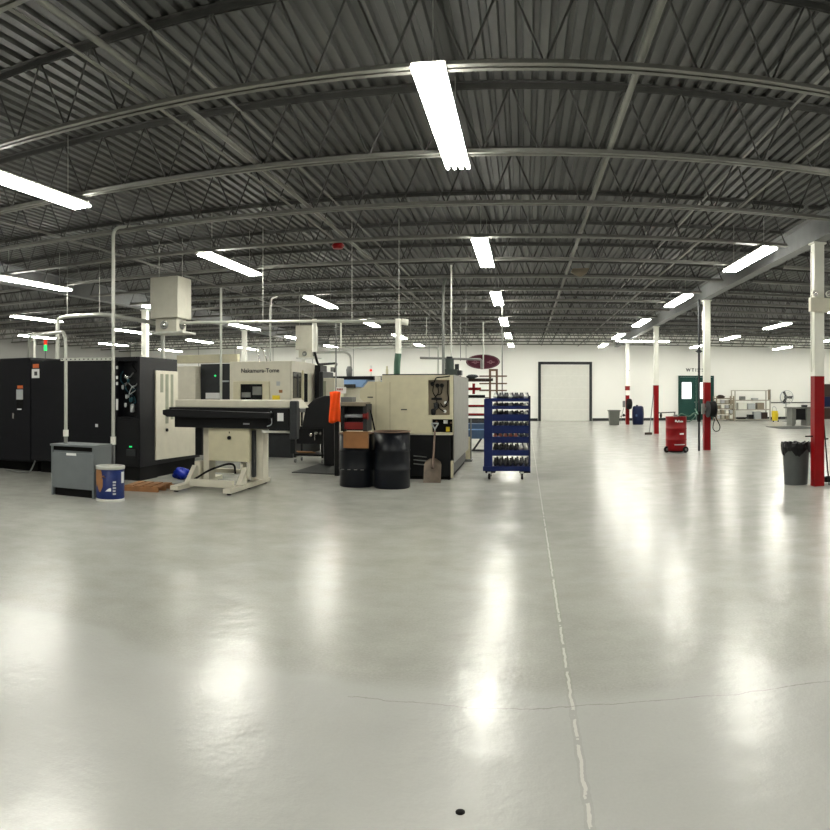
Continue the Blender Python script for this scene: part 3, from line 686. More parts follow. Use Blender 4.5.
# machine D (pale blue)
DY = 19.2
t = thing('blue_machine', 'machine with pale blue top panel and dark strip behind the chip conveyor', 'machine', (xa(350, DY), DY, 0))
MB().box(xa(335, DY), xa(385, DY), DY+0.02, 21.5, 0.2, 1.70).build('body', M['cream'], t, 0.02)
MB().prism_xz([(xa(335.5, DY), 1.70), (xa(362, DY), 1.70), (xa(368, DY), 1.90), (xa(335.5, DY), 1.90)], DY-0.05, 21.4).build('top_panel', M['paleblue'], t, 0.01)
MB().box(xa(337, DY), xa(356, DY), DY-0.07, DY-0.05, 1.68, 1.78).build('window', M['glass'], t)
MB().box(xa(326.5, DY), xa(374, DY), DY+0.1, 21.0, 1.92, 2.0).build('dark_strip', M['rubber'], t)
MB().box(xa(373, DY), xa(380, DY), DY+0.1, 20.0, 1.92, 2.0).build('motor', M['grey'], t)
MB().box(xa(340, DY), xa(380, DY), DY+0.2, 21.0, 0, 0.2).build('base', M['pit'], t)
bx_ = xa(367, DY)
sl = MB().tube([(bx_, DY+0.5, 2.0), (bx_, DY+0.5, 2.14)], 0.02, 8).build('signal_tower', M['white'], t)
MB().tube([(bx_, DY+0.5, 2.14), (bx_, DY+0.5, 2.2)], 0.035, 10).build('lens', M['led_red'], sl)
MB().tube([(bx_, DY+0.5, 2.2), (bx_, DY+0.5, 2.3)], 0.035, 10).build('lens', M['paper'], sl)
# chip conveyor with orange cloth
KY = 14.2
t = thing('chip_conveyor', 'black chip conveyor with curved neck and open roller head above the barrels', 'conveyor', (xa(345, KY), KY, 0))
def kp(a, q, Y): return (xa(a, Y), za(a, q, Y))
MB().prism_xz([kp(305, 428, 15.0), kp(309, 407, 15.0), kp(317, 399, 15.0), kp(328, 395.5, 15.0), kp(337, 395.5, 15.0), kp(337, 440, 15.0), (xa(337, 15), 0.02), (xa(327, 15), 0.02), kp(326, 428, 15.0)], 14.75, 15.15).build('neck', M['black'], t, 0.02)
h0, h1 = xa(342, 12.55), xa(367, 12.55)
MB().box(h0, h1, 12.42, 12.86, za(355, 406, 12.55), za(355, 402, 12.55)).build('head_cover', M['tan'], t, 0.01)
MB().box(h0, h0+0.06, 12.45, 14.9, za(355, 431, 12.55), za(355, 405, 12.55)).build('side_plate', M['black'], t)
MB().box(h1-0.05, h1+0.02, 12.45, 12.86, za(355, 431, 12.55), za(355, 404, 12.55)).build('side_plate', M['dgrey'], t)
MB().box(h0+0.061, h1-0.051, 12.68, 12.86, za(355, 431, 12.55), za(355, 406, 12.55)).box(h0+0.061, -3.02, 12.86, 14.75, za(355, 431, 12.55), za(355, 406, 12.55)).build('head_box', M['black'], t)
MB().tube([(h0+0.06, 12.55, za(355, 416, 12.55)), (h1-0.05, 12.55, za(355, 416, 12.55))], 0.032, 14).build('roller', M['greylab'], t)
MB().tube([(h1-0.055, 12.5, za(355, 416, 12.55)), (h1+0.03, 12.5, za(355, 416, 12.55))], 0.07, 12).build('bearing', M['darkred'], t)
MB().box(h0+0.062, h1-0.052, 12.47, 12.6, za(355, 429, 12.55), za(355, 422, 12.55)).build('lip', M['darkred'], t)
MB().box(xa(342, 12.6), xa(353, 12.6), 12.5, 12.84, za(347, 402, 12.6), za(347, 397, 12.6)).build('gearbox', M['grey'], t, 0.01)
MB().tube(bend([(h1-0.02, 12.6, za(366, 405, 12.6)), (xa(371, 12.75), 12.75, za(371, 412, 12.75)), (xa(375, 12.84), 12.84, za(375, 432, 12.84))], 0.1), 0.014, 7).build('hose', M['rubber'], t)
for x_ in (h0+0.03, h1-0.03):
    MB().box(x_-0.025, x_+0.025, 12.6, 12.65, 0, za(355, 431, 12.55)).build('leg', M['black'], t)
# orange cloth over a post
ox, oy = xa(334.5, 13.1), 13.1
t = thing('control_post', 'thin black post with small red and white sign above the orange cloth', 'post', (ox+0.02, oy+0.12, 0))
MB().box(ox-0.02, ox+0.06, oy+0.08, oy+0.14, 0, 1.56).build('post', M['black'], t)
MB().box(xa(335.5, oy), xa(345, oy), oy+0.06, oy+0.08, za(340, 393.5, oy), za(340, 387, oy)).build('sign_plate', M['paper'], t)
b = MB()
for i in range(4): b.box(xa(336.5, oy)+i*0.028, xa(336.5, oy)+i*0.028+0.018, oy+0.055, oy+0.06, za(340, 390.3, oy), za(340, 388.3, oy))
b.build('sign_lettering', M['led_red'] if False else M['red'], t)
vs = []; nu, nv = 14, 10
b = MB()
for side, yo in ((0, -0.035), (1, 0.035)):
    for i in range(nu+1):
        for k in range(nv+1):
            u = k/nv; v = i/nu
            xx = ox-0.10+0.2*u + 0.01*math.sin(v*5+u*3); zz = 1.585 - 0.58*v - (0.02*math.sin(u*PI*2) if i == nu else 0) - 0.03*abs(u-.5)*(v < .1)
            yy = oy+0.04+yo*(1 if v > 0.03 else 0.3) + 0.012*math.sin(u*13+v*4)*(1 if side == 0 else -1)
            vs.append((xx, yy, zz))
W_ = nv+1; fs = []
for s in range(2):
    o_ = s*(nu+1)*W_
    for i in range(nu):
        for k in range(nv): fs.append((o_+i*W_+k, o_+i*W_+k+1, o_+(i+1)*W_+k+1, o_+(i+1)*W_+k))
o_ = (nu+1)*W_
fs += [(k, k+1, o_+k+1, o_+k) for k in range(nv)]
fs += [(nu*W_+k, nu*W_+k+1, o_+nu*W_+k+1, o_+nu*W_+k) for k in range(nv)]
fs += [(i*W_, (i+1)*W_, o_+(i+1)*W_, o_+i*W_) for i in range(nu)] + [(i*W_+nv, (i+1)*W_+nv, o_+(i+1)*W_+nv, o_+i*W_+nv) for i in range(nu)]
b.add(vs, fs, True)
tag(b.build('orange_cloth', M['orange'], loc=(ox, oy, 1.0)), 'bright orange cloth hanging on the post by the chip conveyor', 'cloth')
# floor mat
tag(MB().add([(-4.45, 13.45, 0.0), (-3.0, 13.35, 0.0), (-3.05, 15.1, 0.0), (-4.4, 15.2, 0.0), (-4.45, 13.45, 0.015), (-3.0, 13.35, 0.015), (-3.05, 15.1, 0.015), (-4.4, 15.2, 0.015)],
     [(0, 1, 2, 3), (4, 5, 6, 7), (0, 1, 5, 4), (1, 2, 6, 5), (2, 3, 7, 6), (3, 0, 4, 7)]).build('rubber_mat', M['mat_'], loc=(-3.7, 14.2, 0)), 'dark rubber mat on the floor left of the barrels', 'mat')
# ---------------------------------------------------------------- cream machine (E)
EY = 12.9; EX = -1.275
t = thing('cream_machine', 'large cream machine with black base, open gauge panel and grey side', 'machine', (-2.2, EY, 0))
def e(a, q): return (xa(a, EY), za(a, q, EY))
poly = [e(373, 433.5), e(368, 406), e(360, 398), e(360, 391), e(368, 381.5), e(382, 381.5), e(382, 375.3)]
ztop = e(450, 375)[1]
g0, g1 = xa(428, EY), xa(449.6, EY); gz0, gz1 = za(440, 415.2, EY), za(440, 380, EY)
o0, o1 = xa(431.8, EY), xa(452.6, EY); oz0, oz1 = za(440, 432.6, EY), za(440, 419.3, EY)
zb = e(440, 433.5)[1]
poly = [p for p in poly[:-1]] + [(poly[-1][0], ztop), (g0, ztop), (g0, zb)]
MB().prism_xz(poly, EY, 16.2).build('body', M['cream2'], t)
b = MB().box(g0, EX, EY, 16.2, gz1, ztop).box(g1, EX, EY, 16.2, gz0, gz1).box(g0, EX, EY, 16.2, oz1, gz0).box(g0, o0, EY, 16.2, zb, oz1).box(o1, EX, EY, 16.2, zb, oz1).box(o0, o1, EY, 16.2, zb, oz0)
b.box(g0, g1, EY+0.16, 16.2, gz0, gz1).box(o0, o1, EY+0.16, 16.2, oz0, oz1)
b.build('panel_surround', M['cream2'], t)
gb = MB().box(g0, g1, EY+0.10, EY+0.16, gz0, gz1).build('gauge_board', M['tan'], t)
ob = MB().box(o0, o1, EY+0.12, EY+0.16, oz0, oz1).build('switch_recess', M['pit'], t)
MB().box(xa(443, EY), xa(447, EY), EY+0.08, EY+0.12, za(445, 423.8, EY), za(445, 420.3, EY)).build('label_plate', M['paper'], ob)
MB().box(xa(445.5, EY), xa(449.2, EY), EY+0.08, EY+0.12, za(445, 431.7, EY), za(445, 427.2, EY)).build('label_plate', M['yellow'], ob)
for px_, py_ in ((436, 422), (436, 426), (450.5, 423)):
    MB().lathe([(0.012, 0), (0.02, 0.03)], (xa(px_, EY), EY+0.12, za(px_, py_, EY)), 10, R90).build('push_button', M['brown'], ob)
for px_, py_ in ((432, 384), (437, 385.5), (441.5, 385.5)):
    MB().lathe([(0.035, 0), (0.04, 0.04), (0.03, 0.05)], (xa(px_, EY), EY+0.10, za(px_, py_, EY)), 14, R90).build('gauge', M['black'], gb)
MB().box(xa(431, EY), xa(441.5, EY), EY+0.05, EY+0.10, za(436, 400, EY), za(436, 397.8, EY)).build('manifold', M['black'], gb)
MB().lathe([(0.03, -0.05), (0.045, -0.02), (0.045, 0.05), (0.02, 0.07)], (xa(433, EY), EY+0.05, za(433, 412.5, EY)), 12).build('filter_bowl', M['black'], gb)
MB().lathe([(0.03, -0.05), (0.04, 0), (0.03, 0.05)], (xa(435.5, EY), EY+0.05, za(435, 406, EY)), 12).build('filter_bowl', M['dgrey'], gb)
MB().lathe([(0.025, 0), (0.03, 0.04)], (xa(445.3, EY), EY+0.10, za(445, 402.8, EY)), 12, R90).build('gauge', M['paper'], gb)
MB().lathe([(0.025, 0), (0.03, 0.04)], (xa(444.5, EY), EY+0.10, za(445, 411.5, EY)), 12, R90).build('gauge', M['paper'], gb)
for pp in ([(433, 386), (432, 392), (436, 398)], [(437.5, 387), (438.5, 393), (434, 398)], [(442, 387), (441, 394), (437, 395)], [(436, 400), (438, 408), (444, 412)], [(447.5, 381), (447, 392), (448.5, 400), (445, 405)],
           [(433, 404), (437, 402), (439, 406), (436, 410)], [(440, 403), (443, 408), (447, 405)]):
    MB().tube(bend([(xa(a, EY), EY+0.06, za(a, q, EY)) for a, q in pp], 0.08, 4), 0.009, 6).build('hose', M['rubber'], gb)
MB().tube(bend([(xa(434, EY), EY-0.01, za(434, 383, EY)), (xa(436, EY), EY-0.03, za(436, 377.5, EY)), (xa(444, EY), EY-0.03, za(444, 377, EY)), (xa(450, EY), EY-0.01, za(450, 376, EY))], 0.1, 5), 0.011, 7).build('hose', M['rubber'], t)
MB().box(xa(367.5, EY), xa(373, EY), EY-0.008, EY, za(371, 397.8, EY), za(371, 396.6, EY)).build('nameplate', M['ink'], t)
MB().box(xa(401, EY), xa(407, EY), EY-0.008, EY, za(404, 410.2, EY), za(404, 409, EY)).build('nameplate', M['ink'], t)
for px_ in (376, 390):
    MB().box(xa(px_, EY)-0.003, xa(px_, EY)+0.003, EY-0.003, EY, zb+0.02, ztop-0.12).build('panel_seam', M['tan'], t)
MB().box(xa(382, EY), EX-0.1, EY+0.02, 16.0, ztop, ztop+0.02).build('top_plate', M['dgrey'], t)
MB().box(EX, EX+0.015, EY+0.03, 16.2, 0.30, ztop+0.005).build('side_sheet', M['sidegrey'], t)
MB().box(xa(376, EY), EX-0.04, EY+0.08, 16.1, 0.06, zb).build('base', M['black'], t, 0.01)
MB().box(xa(374, EY), EX-0.01, EY+0.02, 16.1, zb-0.03, zb).build('coolant_tray', M['cream'], t)
MB().box(EX-0.045, EX, EY+0.03, EY+0.09, 0.04, 0.34).build('leveling_foot', M['cream2'], t)
MB().box(EX-0.06, EX-0.1, EY+0.06, 16.0, 0.0, 0.07).box(xa(380, EY), EX-0.1, EY+0.1, 16.0, 0, 0.06).build('skid', M['pit'], t)
for k_ in range(3): MB().tube([(xa(413, EY), EY+0.06, 0.42-0.07*k_), (xa(426, EY), EY+0.06, 0.40-0.07*k_)], 0.01, 6).build('base_pipe', M['greypipe'], t)
# pump on top
pm = MB().box(xa(446, 13.6), xa(458, 13.6), 13.4, 13.75, ztop, ztop+0.12).tube([(xa(449.5, 13.6), 13.58, ztop+0.1), (xa(449.5, 13.6), 13.58, ztop+0.32)], 0.085, 14).build('pump', M['pumpg'], t)
MB().tube([(xa(449.5, 13.6), 13.58, ztop+0.30), (xa(449.5, 13.6), 13.58, ztop+0.36)], 0.06, 12).build('pump_cap', M['dgrey'], pm)
MB().tube([(xa(457, 13.6), 13.58, ztop+0.05), (xa(457, 13.6), 13.58, ztop+0.22)], 0.04, 10).box(xa(452, 13.6), xa(462, 13.6), 13.42, 13.7, ztop+0.01, ztop+0.10).build('pump_head', M['dgrey'], pm)
MB().tube([(xa(387, 13.6), 13.6, ztop), (xa(387, 13.6), 13.6, ztop+0.13)], 0.025, 10).tube([(xa(387, 13.6), 13.6, ztop+0.13), (xa(387, 13.6), 13.6, ztop+0.19)], 0.018, 10).build('signal_tower', M['cream2'], t)
MB().box(xa(376, 13.6), xa(379.5, 13.6), 13.5, 13.7, za(378, 381.5, 13.6), za(378, 376.5, 13.6)).build('cap', M['white'], t)
# green hose from the duct into the machine
# ---------------------------------------------------------------- drums
def barrel(x, y, lab, H=0.9, R=0.295):
    t = thing('steel_barrel', lab, 'barrel', (x, y, 0), 'black barrels')
    pr = [(R-0.01, 0), (R, 0.02), (R, H*0.33-0.02), (R+0.012, H*0.33), (R, H*0.33+0.02), (R, H*0.66-0.02), (R+0.012, H*0.66), (R, H*0.66+0.02), (R, H-0.01)]
    MB().lathe(pr + [(R-0.012, H-0.01), (R-0.012, 0.3), (0.001, 0.3)], (x, y, 0), 40, caps=False).build('shell', M['navyblack'], t)
    MB().lathe([(R+0.008, H-0.02), (R+0.01, H), (R-0.016, H), (R-0.016, H-0.02), (R+0.008, H-0.02)], (x, y, 0), 40, caps=False).build('rim', M['brown'], t)
    return t
M['navyblack'] = mat('blue_black_enamel', (13, 16, 22), 0.36)
b1_ = (xa(355, 11.75), 11.9); b2_ = (xa(391.5, 11.75), 11.8)
t = barrel(*b1_, 'blue-black steel barrel holding a cardboard box, left of the pair', 0.89)
t2 = barrel(*b2_, 'open blue-black steel barrel, right of the pair by the cream machine', 0.93)
MB().lathe([(0.001, 0.8), (0.27, 0.78)], (b2_[0], b2_[1], 0), 24, caps=False).build('contents', M['rubber'], t2)
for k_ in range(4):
    MB().box(b1_[0]-0.2+0.11*k_, b1_[0]-0.15+0.11*k_, b1_[1]-0.31, b1_[1]-0.295, 0.292, 0.302).build('painted_glint', M['greypipe'], t)  # small grey slivers paint glints along the barrel's lower rib
# cardboard box held in barrel
cbx, cby = b1_[0]+0.06, b1_[1]-0.22
tag(MB().box(cbx-0.2, cbx+0.21, cby-0.16, cby-0.095, 0.655, 0.875).box(cbx-0.2, cbx+0.21, cby-0.16, cby-0.0, 0.905, 0.92).box(cbx-0.2, cbx+0.21, cby-0.16, cby-0.15, 0.875, 0.92).build('cardboard_box', M['card'], loc=(cbx, cby, 0.6)), 'brown cardboard box hung at the front of the left barrel', 'box')
# shovel leaning on the machine base
sxp, syp = xa(432.5, 12.5), 12.42
t = thing('shovel', 'worn square-mouth shovel standing against the cream machine', 'shovel', (sxp, syp, 0))
vs = []; nn = 10; mm = 8; wd = 0.15
for i in range(mm+1):
    v = i/mm; half = wd*(1 if v < 0.75 else math.sqrt(max(0.05, 1-((v-0.75)/0.27)**2))); z_ = 0.01+0.40*v
    for k in range(nn+1):
        u = -1+2*k/nn; vs.append((sxp+half*u, syp+0.02+0.18*v-0.04*u*u*(0.5+v*0.5), z_))
n0 = len(vs); vs += [(x_, y_+0.006, z_) for x_, y_, z_ in vs]
fs = [(i*(nn+1)+k, i*(nn+1)+k+1, (i+1)*(nn+1)+k+1, (i+1)*(nn+1)+k) for i in range(mm) for k in range(nn)]
fs += [tuple(n0+q for q in f) for f in fs]
MB().add(vs, fs, True).build('blade', M['shovel'], t)
hy = syp+0.2; hz0, hz1 = 0.33, 0.88
MB().tube([(sxp, syp+0.1, 0.25), (sxp, hy, hz0+0.1), (sxp, EY-0.06, hz1)], [0.022, 0.019, 0.017], 10).build('shaft', M['shaft'], t)
g_ = EY-0.055
MB().tube([(sxp, g_, hz1-0.03), (sxp, g_, hz1+0.03), (sxp-0.06, g_, hz1+0.13)], 0.012, 8).tube([(sxp, g_, hz1+0.03), (sxp+0.06, g_, hz1+0.13)], 0.012, 8).tube([(sxp-0.065, g_, hz1+0.13), (sxp+0.065, g_, hz1+0.13)], 0.013, 8).build('grip', M['greylab'], t)
# stand behind the machine corner
lx_ = xa(469, 16.6)
t = thing('steel_stand', 'pale steel stand just behind the corner of the cream machine', 'stand', (lx_, 16.6, 0))
MB().box(xa(466, 16.6), xa(471, 16.6), 16.5, 16.55, 0.05, 0.55).build('leg', M['cream2'], t)
MB().box(xa(464.5, 16.6), xa(472.5, 16.6), 16.35, 16.7, 0.0, 0.05).build('foot_plate', M['grey'], t)
MB().box(xa(470.5, 16.6), xa(471.8, 16.6), 16.5, 16.55, 0.05, 0.95).build('leg', M['grey'], t)
# ---------------------------------------------------------------- blue tool cart
GY = 13.0; GD = 0.55
g0x, g1x = xa(484, GY), xa(530.5, GY)
t = thing('tool_cart', 'blue wheeled tool cart with rows of tool holders', 'cart', ((g0x+g1x)/2, GY+GD/2, 0))
MB().box(g0x-0.02, g1x, GY, GY+GD, 0.155, 0.24).build('deck', M['cartblue'], t, 0.006)
MB().box(g0x+0.0, g0x+0.15, GY+0.0, GY+0.03, 0.24, 1.44).box(g0x, g0x+0.02, GY+0.03, GY+GD, 0.24, 1.44).build('side_panel', M['cartblue'], t)
MB().box(g1x-0.035, g1x, GY+0.0, GY+0.035, 0.24, 1.50).box(g1x-0.035, g1x, GY+GD-0.035, GY+GD, 0.24, 1.46).build('upright', M['navy'], t)
shelves = [(0.43, 0.10), (0.66, 0.11), (0.83, 0.14), (1.05, 0.12), (1.26, 0.06), (1.395, 0.06)]
for z_, h_ in shelves:
    MB().box(g0x+0.02, g1x-0.035, GY+0.01, GY+0.03, z_, z_+h_).box(g0x+0.02, g1x-0.035, GY+0.03, GY+GD-0.01, z_+h_-0.03, z_+h_-0.01).build('shelf', M['cartblue'], t)
MB().box(g1x-0.2, g1x-0.0, GY+0.05, GY+0.5, 0.12, 0.155).build('caster_mount', M['rubber'], t)
MB().box(g0x+0.02, g0x+0.2, GY+0.05, GY+0.5, 0.12, 0.155).build('caster_mount', M['rubber'], t)
for x_ in (g0x+0.09, g1x-0.15):
    for y_ in (GY+0.07, GY+GD-0.07):
        c_ = MB().lathe([(0.05, -0.02), (0.062, -0.012), (0.062, 0.012), (0.05, 0.02)], (x_, y_, 0.062), 16, Matrix.Rotation(PI/2, 4, 'Y')).build('caster', M['rubber'], t)
        MB().lathe([(0.03, -0.022), (0.03, 0.022)], (x_, y_, 0.062), 12, Matrix.Rotation(PI/2, 4, 'Y')).box(x_-0.03, x_+0.03, y_-0.035, y_+0.02, 0.09, 0.14).build('hub', M['white'], c_)
tz = [0.24] + [s_[0]+s_[1]-0.01 for s_ in shelves]; tsc = [1, 0.8, 0.45, 0.5, 0.5, 0.45, 0.75]
names_ = ['bottom deck', 'lowest shelf', 'second shelf up', 'third shelf up', 'fourth shelf up', 'fifth shelf up', 'top shelf']
proto = {}
for i, z_ in enumerate(tz):
    for k in range(14):
        back = k >= 7; q = k % 7
        key = ('copper' if i == 2 and q < 5 and not back else ('bright' if ((i in (4, 5, 6) and q % 3 == 0) or (i == 1 and q > 4)) and not back else 'dark'))
        x_ = g0x+0.195+0.0915*q+(0.03 if back else 0); y_ = GY+(0.36 if back else 0.10)
        lab = f"{key} tool holder, {NTH[q]} from left in the {'back' if back else 'front'} row, {names_[i]} of blue cart"
        if key not in proto:
            m_ = {'copper': M['copper'], 'bright': M['toolw'], 'dark': M['tool']}[key]
            low = 0 if i == 0 else -0.0
            o_ = MB().lathe([(0.022, 0), (0.03, 0.02), (0.038, 0.04), (0.038, 0.07), (0.03, 0.075), (0.03, 0.10), (0.02, 0.11), (0.017, 0.15)], (x_, y_, z_), 12).build('tool_holder', m_, loc=(x_, y_, z_))
            proto[key] = tag(o_, lab, 'tool holder', 'tool holders in the blue cart'); o_.scale.z = tsc[i]
        else:
            c = proto[key].copy(); COL.objects.link(c); c.location = (x_, y_, z_); c['label'] = lab; c.scale.z = tsc[i]
# ---------------------------------------------------------------- bar rack behind the cart
RY = 19.3
t = thing('bar_rack', 'tall brown steel rack with arms behind the blue cart', 'rack', (xa(493, RY), RY, 0))
for px_ in (490, 496.8):
    MB().box(xa(px_, RY)-0.028, xa(px_, RY)+0.028, RY-0.03, RY+0.03, 0, za(px_, 369.5, RY)).build('upright', M['brown'], t)
MB().box(xa(490, RY)-0.028, xa(496.8, RY)+0.028, RY-0.028, RY+0.028, za(493, 371, RY), za(493, 369, RY)).build('top_rail', M['brown'], t)
for py_ in (376, 383.4, 390.3):
    MB().box(xa(479.5, RY), xa(507, RY), RY-0.08, RY-0.035, za(493, py_+0.9, RY), za(493, py_-0.5, RY)).build('arm', M['brown'], t)
MB().bar((xa(473, RY), RY, 0.02), (xa(487, RY), RY, 0.55), 0.05, 0.05).build('brace', M['dgrey'], t)
MB().bar((xa(508, RY), RY, 0.02), (xa(496, RY), RY, 0.55), 0.05, 0.05).build('brace', M['dgrey'], t)
MB().box(xa(469, RY), xa(510, RY), RY-0.04, RY+0.04, 0, 0.05).build('base_rail', M['dgrey'], t)
for px_ in (468.3,):
    MB().box(xa(px_, RY)-0.25, xa(px_, RY)-0.19, RY-0.03, RY+0.03, 0, 2.0).build('upright', M['brown'], t)
for py_ in (380, 388.7, 396.4, 405.7, 414.3, 422):
    MB().box(xa(461, RY), xa(489, RY), RY-0.02, RY+0.02, za(480, py_+1.6, RY), za(480, py_+0.8, RY)).build('shelf_arm', M['dbrown'], t)
for (py_, m_, x1_, w_, lab) in ((379.7, 'dbrown', 493, 0.035, 'thick dark brown bar'), (388.6, 'red', 481, 0.03, 'bright red bar, uppermost red one'), (396.2, 'rubber', 485, 0.035, 'thick black bar'), (405.6, 'red', 484, 0.024, 'red bar just below the black bar'),
                           (414.2, 'red', 484, 0.026, 'lowest red bar'), (421.8, 'dgrey', 485, 0.03, 'dark grey bar just above the blue bin')):
    tag(MB().tube([(xa(455, RY-.07), RY-0.07, za(475, py_, RY)), (xa(x1_, RY-.07), RY-0.07, za(475, py_, RY))], w_, 10).build('stock_bar', M[m_], loc=(xa(470, RY), RY-0.07, za(475, py_, RY))), lab + ' lying on the rack behind the blue cart', 'metal bar', 'bars on the rack')
cxr, czr = xa(473.7, RY-.12), za(473.7, 388.8, RY)
tag(MB().box(cxr-0.035, cxr+0.035, RY-0.13, RY-0.10, czr-0.14, czr+0.14).box(cxr-0.12, cxr+0.12, RY-0.13, RY-0.10, czr-0.03, czr+0.03).build('red_clamp', M['red'], loc=(cxr, RY-0.1, czr)), 'red cross-shaped clamp on the uppermost red bar', 'clamp')
tag(blob(xa(472, RY-.1), RY-0.1, 1.98, 0.16, 0.07, 0.05, 8).build('cloth_bundle', M['dgrey'], loc=(xa(472, RY), RY-0.1, 1.95)), 'dark bundle lying on top of the thick brown bar', 'bundle')
t = thing('blue_bin', 'large steel-blue bin under the bars behind the cream machine', 'bin', (xa(476, 18.7), 18.7, 0.0))
q0_, q1_ = xa(467, 18.7), xa(487, 18.7)
MB().box(q0_-0.2, q1_, 18.55, 19.1, 0.38, 0.76).build('tub', M['steelblue'], t, 0.01)
MB().box(q0_-0.22, q1_+0.02, 18.53, 18.56, 0.60, 0.63).build('rim', M['paleblue'], t)
for x_ in (q0_-0.15, q1_-0.05): MB().box(x_-0.02, x_+0.02, 18.6, 18.64, 0, 0.38).build('leg', M['dgrey'], t)
# ---------------------------------------------------------------- overhead air piping
def pipe(name, pts, r, m, lab, rad=0.12, cat='pipe', group=None):
    o = MB().tube(bend(pts, rad, 6), r, 12).build(name, m, loc=pts[0])
    top = max(pts, key=lambda p: p[2])
    if name in ('air_pipe', 'swing_arm_pipe'):
        for k in range(2):
            f = 0.15+0.6*k; a, c = Vector(pts[0]), Vector(pts[1]); p = a.lerp(c, f)
            MB().tube([p, (p.x, p.y, ZD)], 0.006, 6).build('hanger', M['greypipe'], o)
    elif 4.0 <= top[2] <= 4.06 and name == 'drop_pipe':
        MB().tube([top, (top[0], top[1], ZD)], 0.006, 6).build('hanger', M['greypipe'], o)
    return tag(o, lab, cat, group)
pipe('air_duct', [(xa(57.5, 13.3), 13.3, 2.2), (xa(57.5, 13.3), 13.3, 2.93+0.3), (xa(66, 13.3), 13.3, 3.27), (xa(103, 13.2), 13.2, 3.25), (xa(163, 13.6), 13.62, 3.0)], 0.045, M['galv'], 'galvanised duct from the black machine up and over to the hanging air cleaner', 0.25)
t = thing('air_duct', 'long galvanised duct from the air cleaner to the white drop pipe', 'pipe', (-4.6, 13.3, 2.92))
P0, P1 = Vector((-6.9, 13.5, 3.0)), Vector((xa(406, 13.1), 13.1, 2.85))
MB().tube([P0, P1], 0.03, 12).build('pipe', M['galv'], t)
MB().tube([P1-Vector((0.08, 0, 0)), P1+Vector((0.04, 0.0, -0.02))], 0.055, 12).build('end_cap', M['white'], t)
for px_ in (352, 399, 263):
    xx = xa(px_, 13.25); MB().tube([(xx, 13.25, 2.9), (xx, 13.25, ZD)], 0.006, 6).build('hanger', M['galv'], t)
xd = xa(398.3, 13.1)
t = thing('drop_duct', 'white drop duct with green hose entering the cream machine', 'pipe', (xd, 13.1, 1.9))
MB().tube([(xd, 13.1, 2.9), (xd, 13.1, 2.27)], 0.055, 14).build('duct', M['white'], t)
MB().tube([(xd, 13.1, 2.27), (xa(397, 13.1), 13.12, 2.1), (xa(395.8, 13.1), 13.2, ztop)], 0.06, 14).build('hose', M['hose'], t)['label'] = 'green flexible hose'
xd = xa(314.5, 13.45)
t = thing('drop_duct', 'white drop duct with dark hose above the grey machine', 'pipe', (xd, 13.45, 2.1))
MB().tube([(xd, 13.45, 2.97), (xd, 13.45, 2.34)], 0.045, 14).build('duct', M['white'], t)
MB().tube(bend([(xd, 13.45, 2.34), (xd+0.02, 13.6, 2.1), (xd-0.1, 15.5, 2.2), (xd-0.9, 18.3, 2.1)], 0.3), 0.025, 10).build('hose', M['rubber'], t)
pipe('drop_pipe', [(xa(336, 13.25), 13.25, 2.88), (xa(336, 13.25), 13.25, 1.55)], 0.014, M['greypipe'], 'thin grey drop pipe above the orange cloth')
pipe('drop_pipe', [(xa(341, 13.22), 13.22, 2.88), (xa(341, 13.22), 13.22, 2.42)], 0.016, M['white'], 'short white drop pipe right of the grey one over the orange cloth')
pipe('air_pipe', [(xa(249, 22), 22, 3.05), (xa(278, 22), 22, 3.1), (xa(304, 22), 22, 3.02)], 0.03, M['galv'], 'bright pipe crossing above the white lathe', 0.1)
pipe('air_pipe', [(xa(304, 22), 22.2, 2.82), (xa(349, 22), 22.2, 2.82), (xa(350, 22), 22.2, 2.05)], 0.035, M['galv'], 'pale pipe turning down above the pale blue machine', 0.25)
tag(MB().lathe([(0.02, 0), (0.08, 0.05), (0.1, 0.25), (0.06, 0.35)], (xa(349.3, 21), 21.0, 1.98), 12).build('filter_regulator', M['grey'], loc=(xa(349.3, 21), 21, 1.98)), 'grey regulator under the pale pipe on the blue machine', 'regulator')
pipe('air_pipe', [(xa(330, 21.5), 21.5, 2.9), (xa(438, 21.5), 21.5, 2.9), (xa(438.2, 21.5), 21.5, 1.9)], 0.028, M['galv'], 'long thin bright pipe crossing above the cream machine', 0.1)
pipe('conduit_riser', [(xa(443.3, 15), 15, ztop+0.01), (xa(443.3, 15), 15, 3.75), (xa(446, 15.8), 15.8, 4.05)], 0.03, M['greypipe'], 'thick grey riser behind the pump on the cream machine', 0.2, 'conduit')
pipe('conduit_riser', [(xa(451.3, 14.2), 14.2, 2.06), (xa(451.3, 14.2), 14.2, 4.05)], 0.016, M['galv'], 'thin bright riser straight above the pump', 0.1, 'conduit')
pipe('swing_arm_pipe', [(xa(420, 18.6), 18.6, 2.45), (xa(481.5, 18.6), 18.6, 2.4), (xa(481.7, 18.6), 18.6, 2.15)], 0.03, M['greypipe'], 'grey horizontal arm pipe crossing in front of the oval sign', 0.05)
pipe('drop_pipe', [(xa(483.3, 18.6), 18.6, 2.15), (xa(483.3, 18.6), 18.6, 3.36)], 0.017, M['galv'], 'short bright drop pipe in front of the oval sign')
pipe('drop_pipe', [(xa(502.2, 19.6), 19.6, 0.0), (xa(502.2, 19.6), 19.6, 4.05)], 0.018, M['greypipe'], 'thin grey pole right of the oval sign rising from the bar rack')
pipe('drop_pipe', [(xa(460.5, 24), 24, 2.6), (xa(460.5, 24), 24, 4.05)], 0.012, M['greypipe'], 'very thin grey rod left of the oval sign')
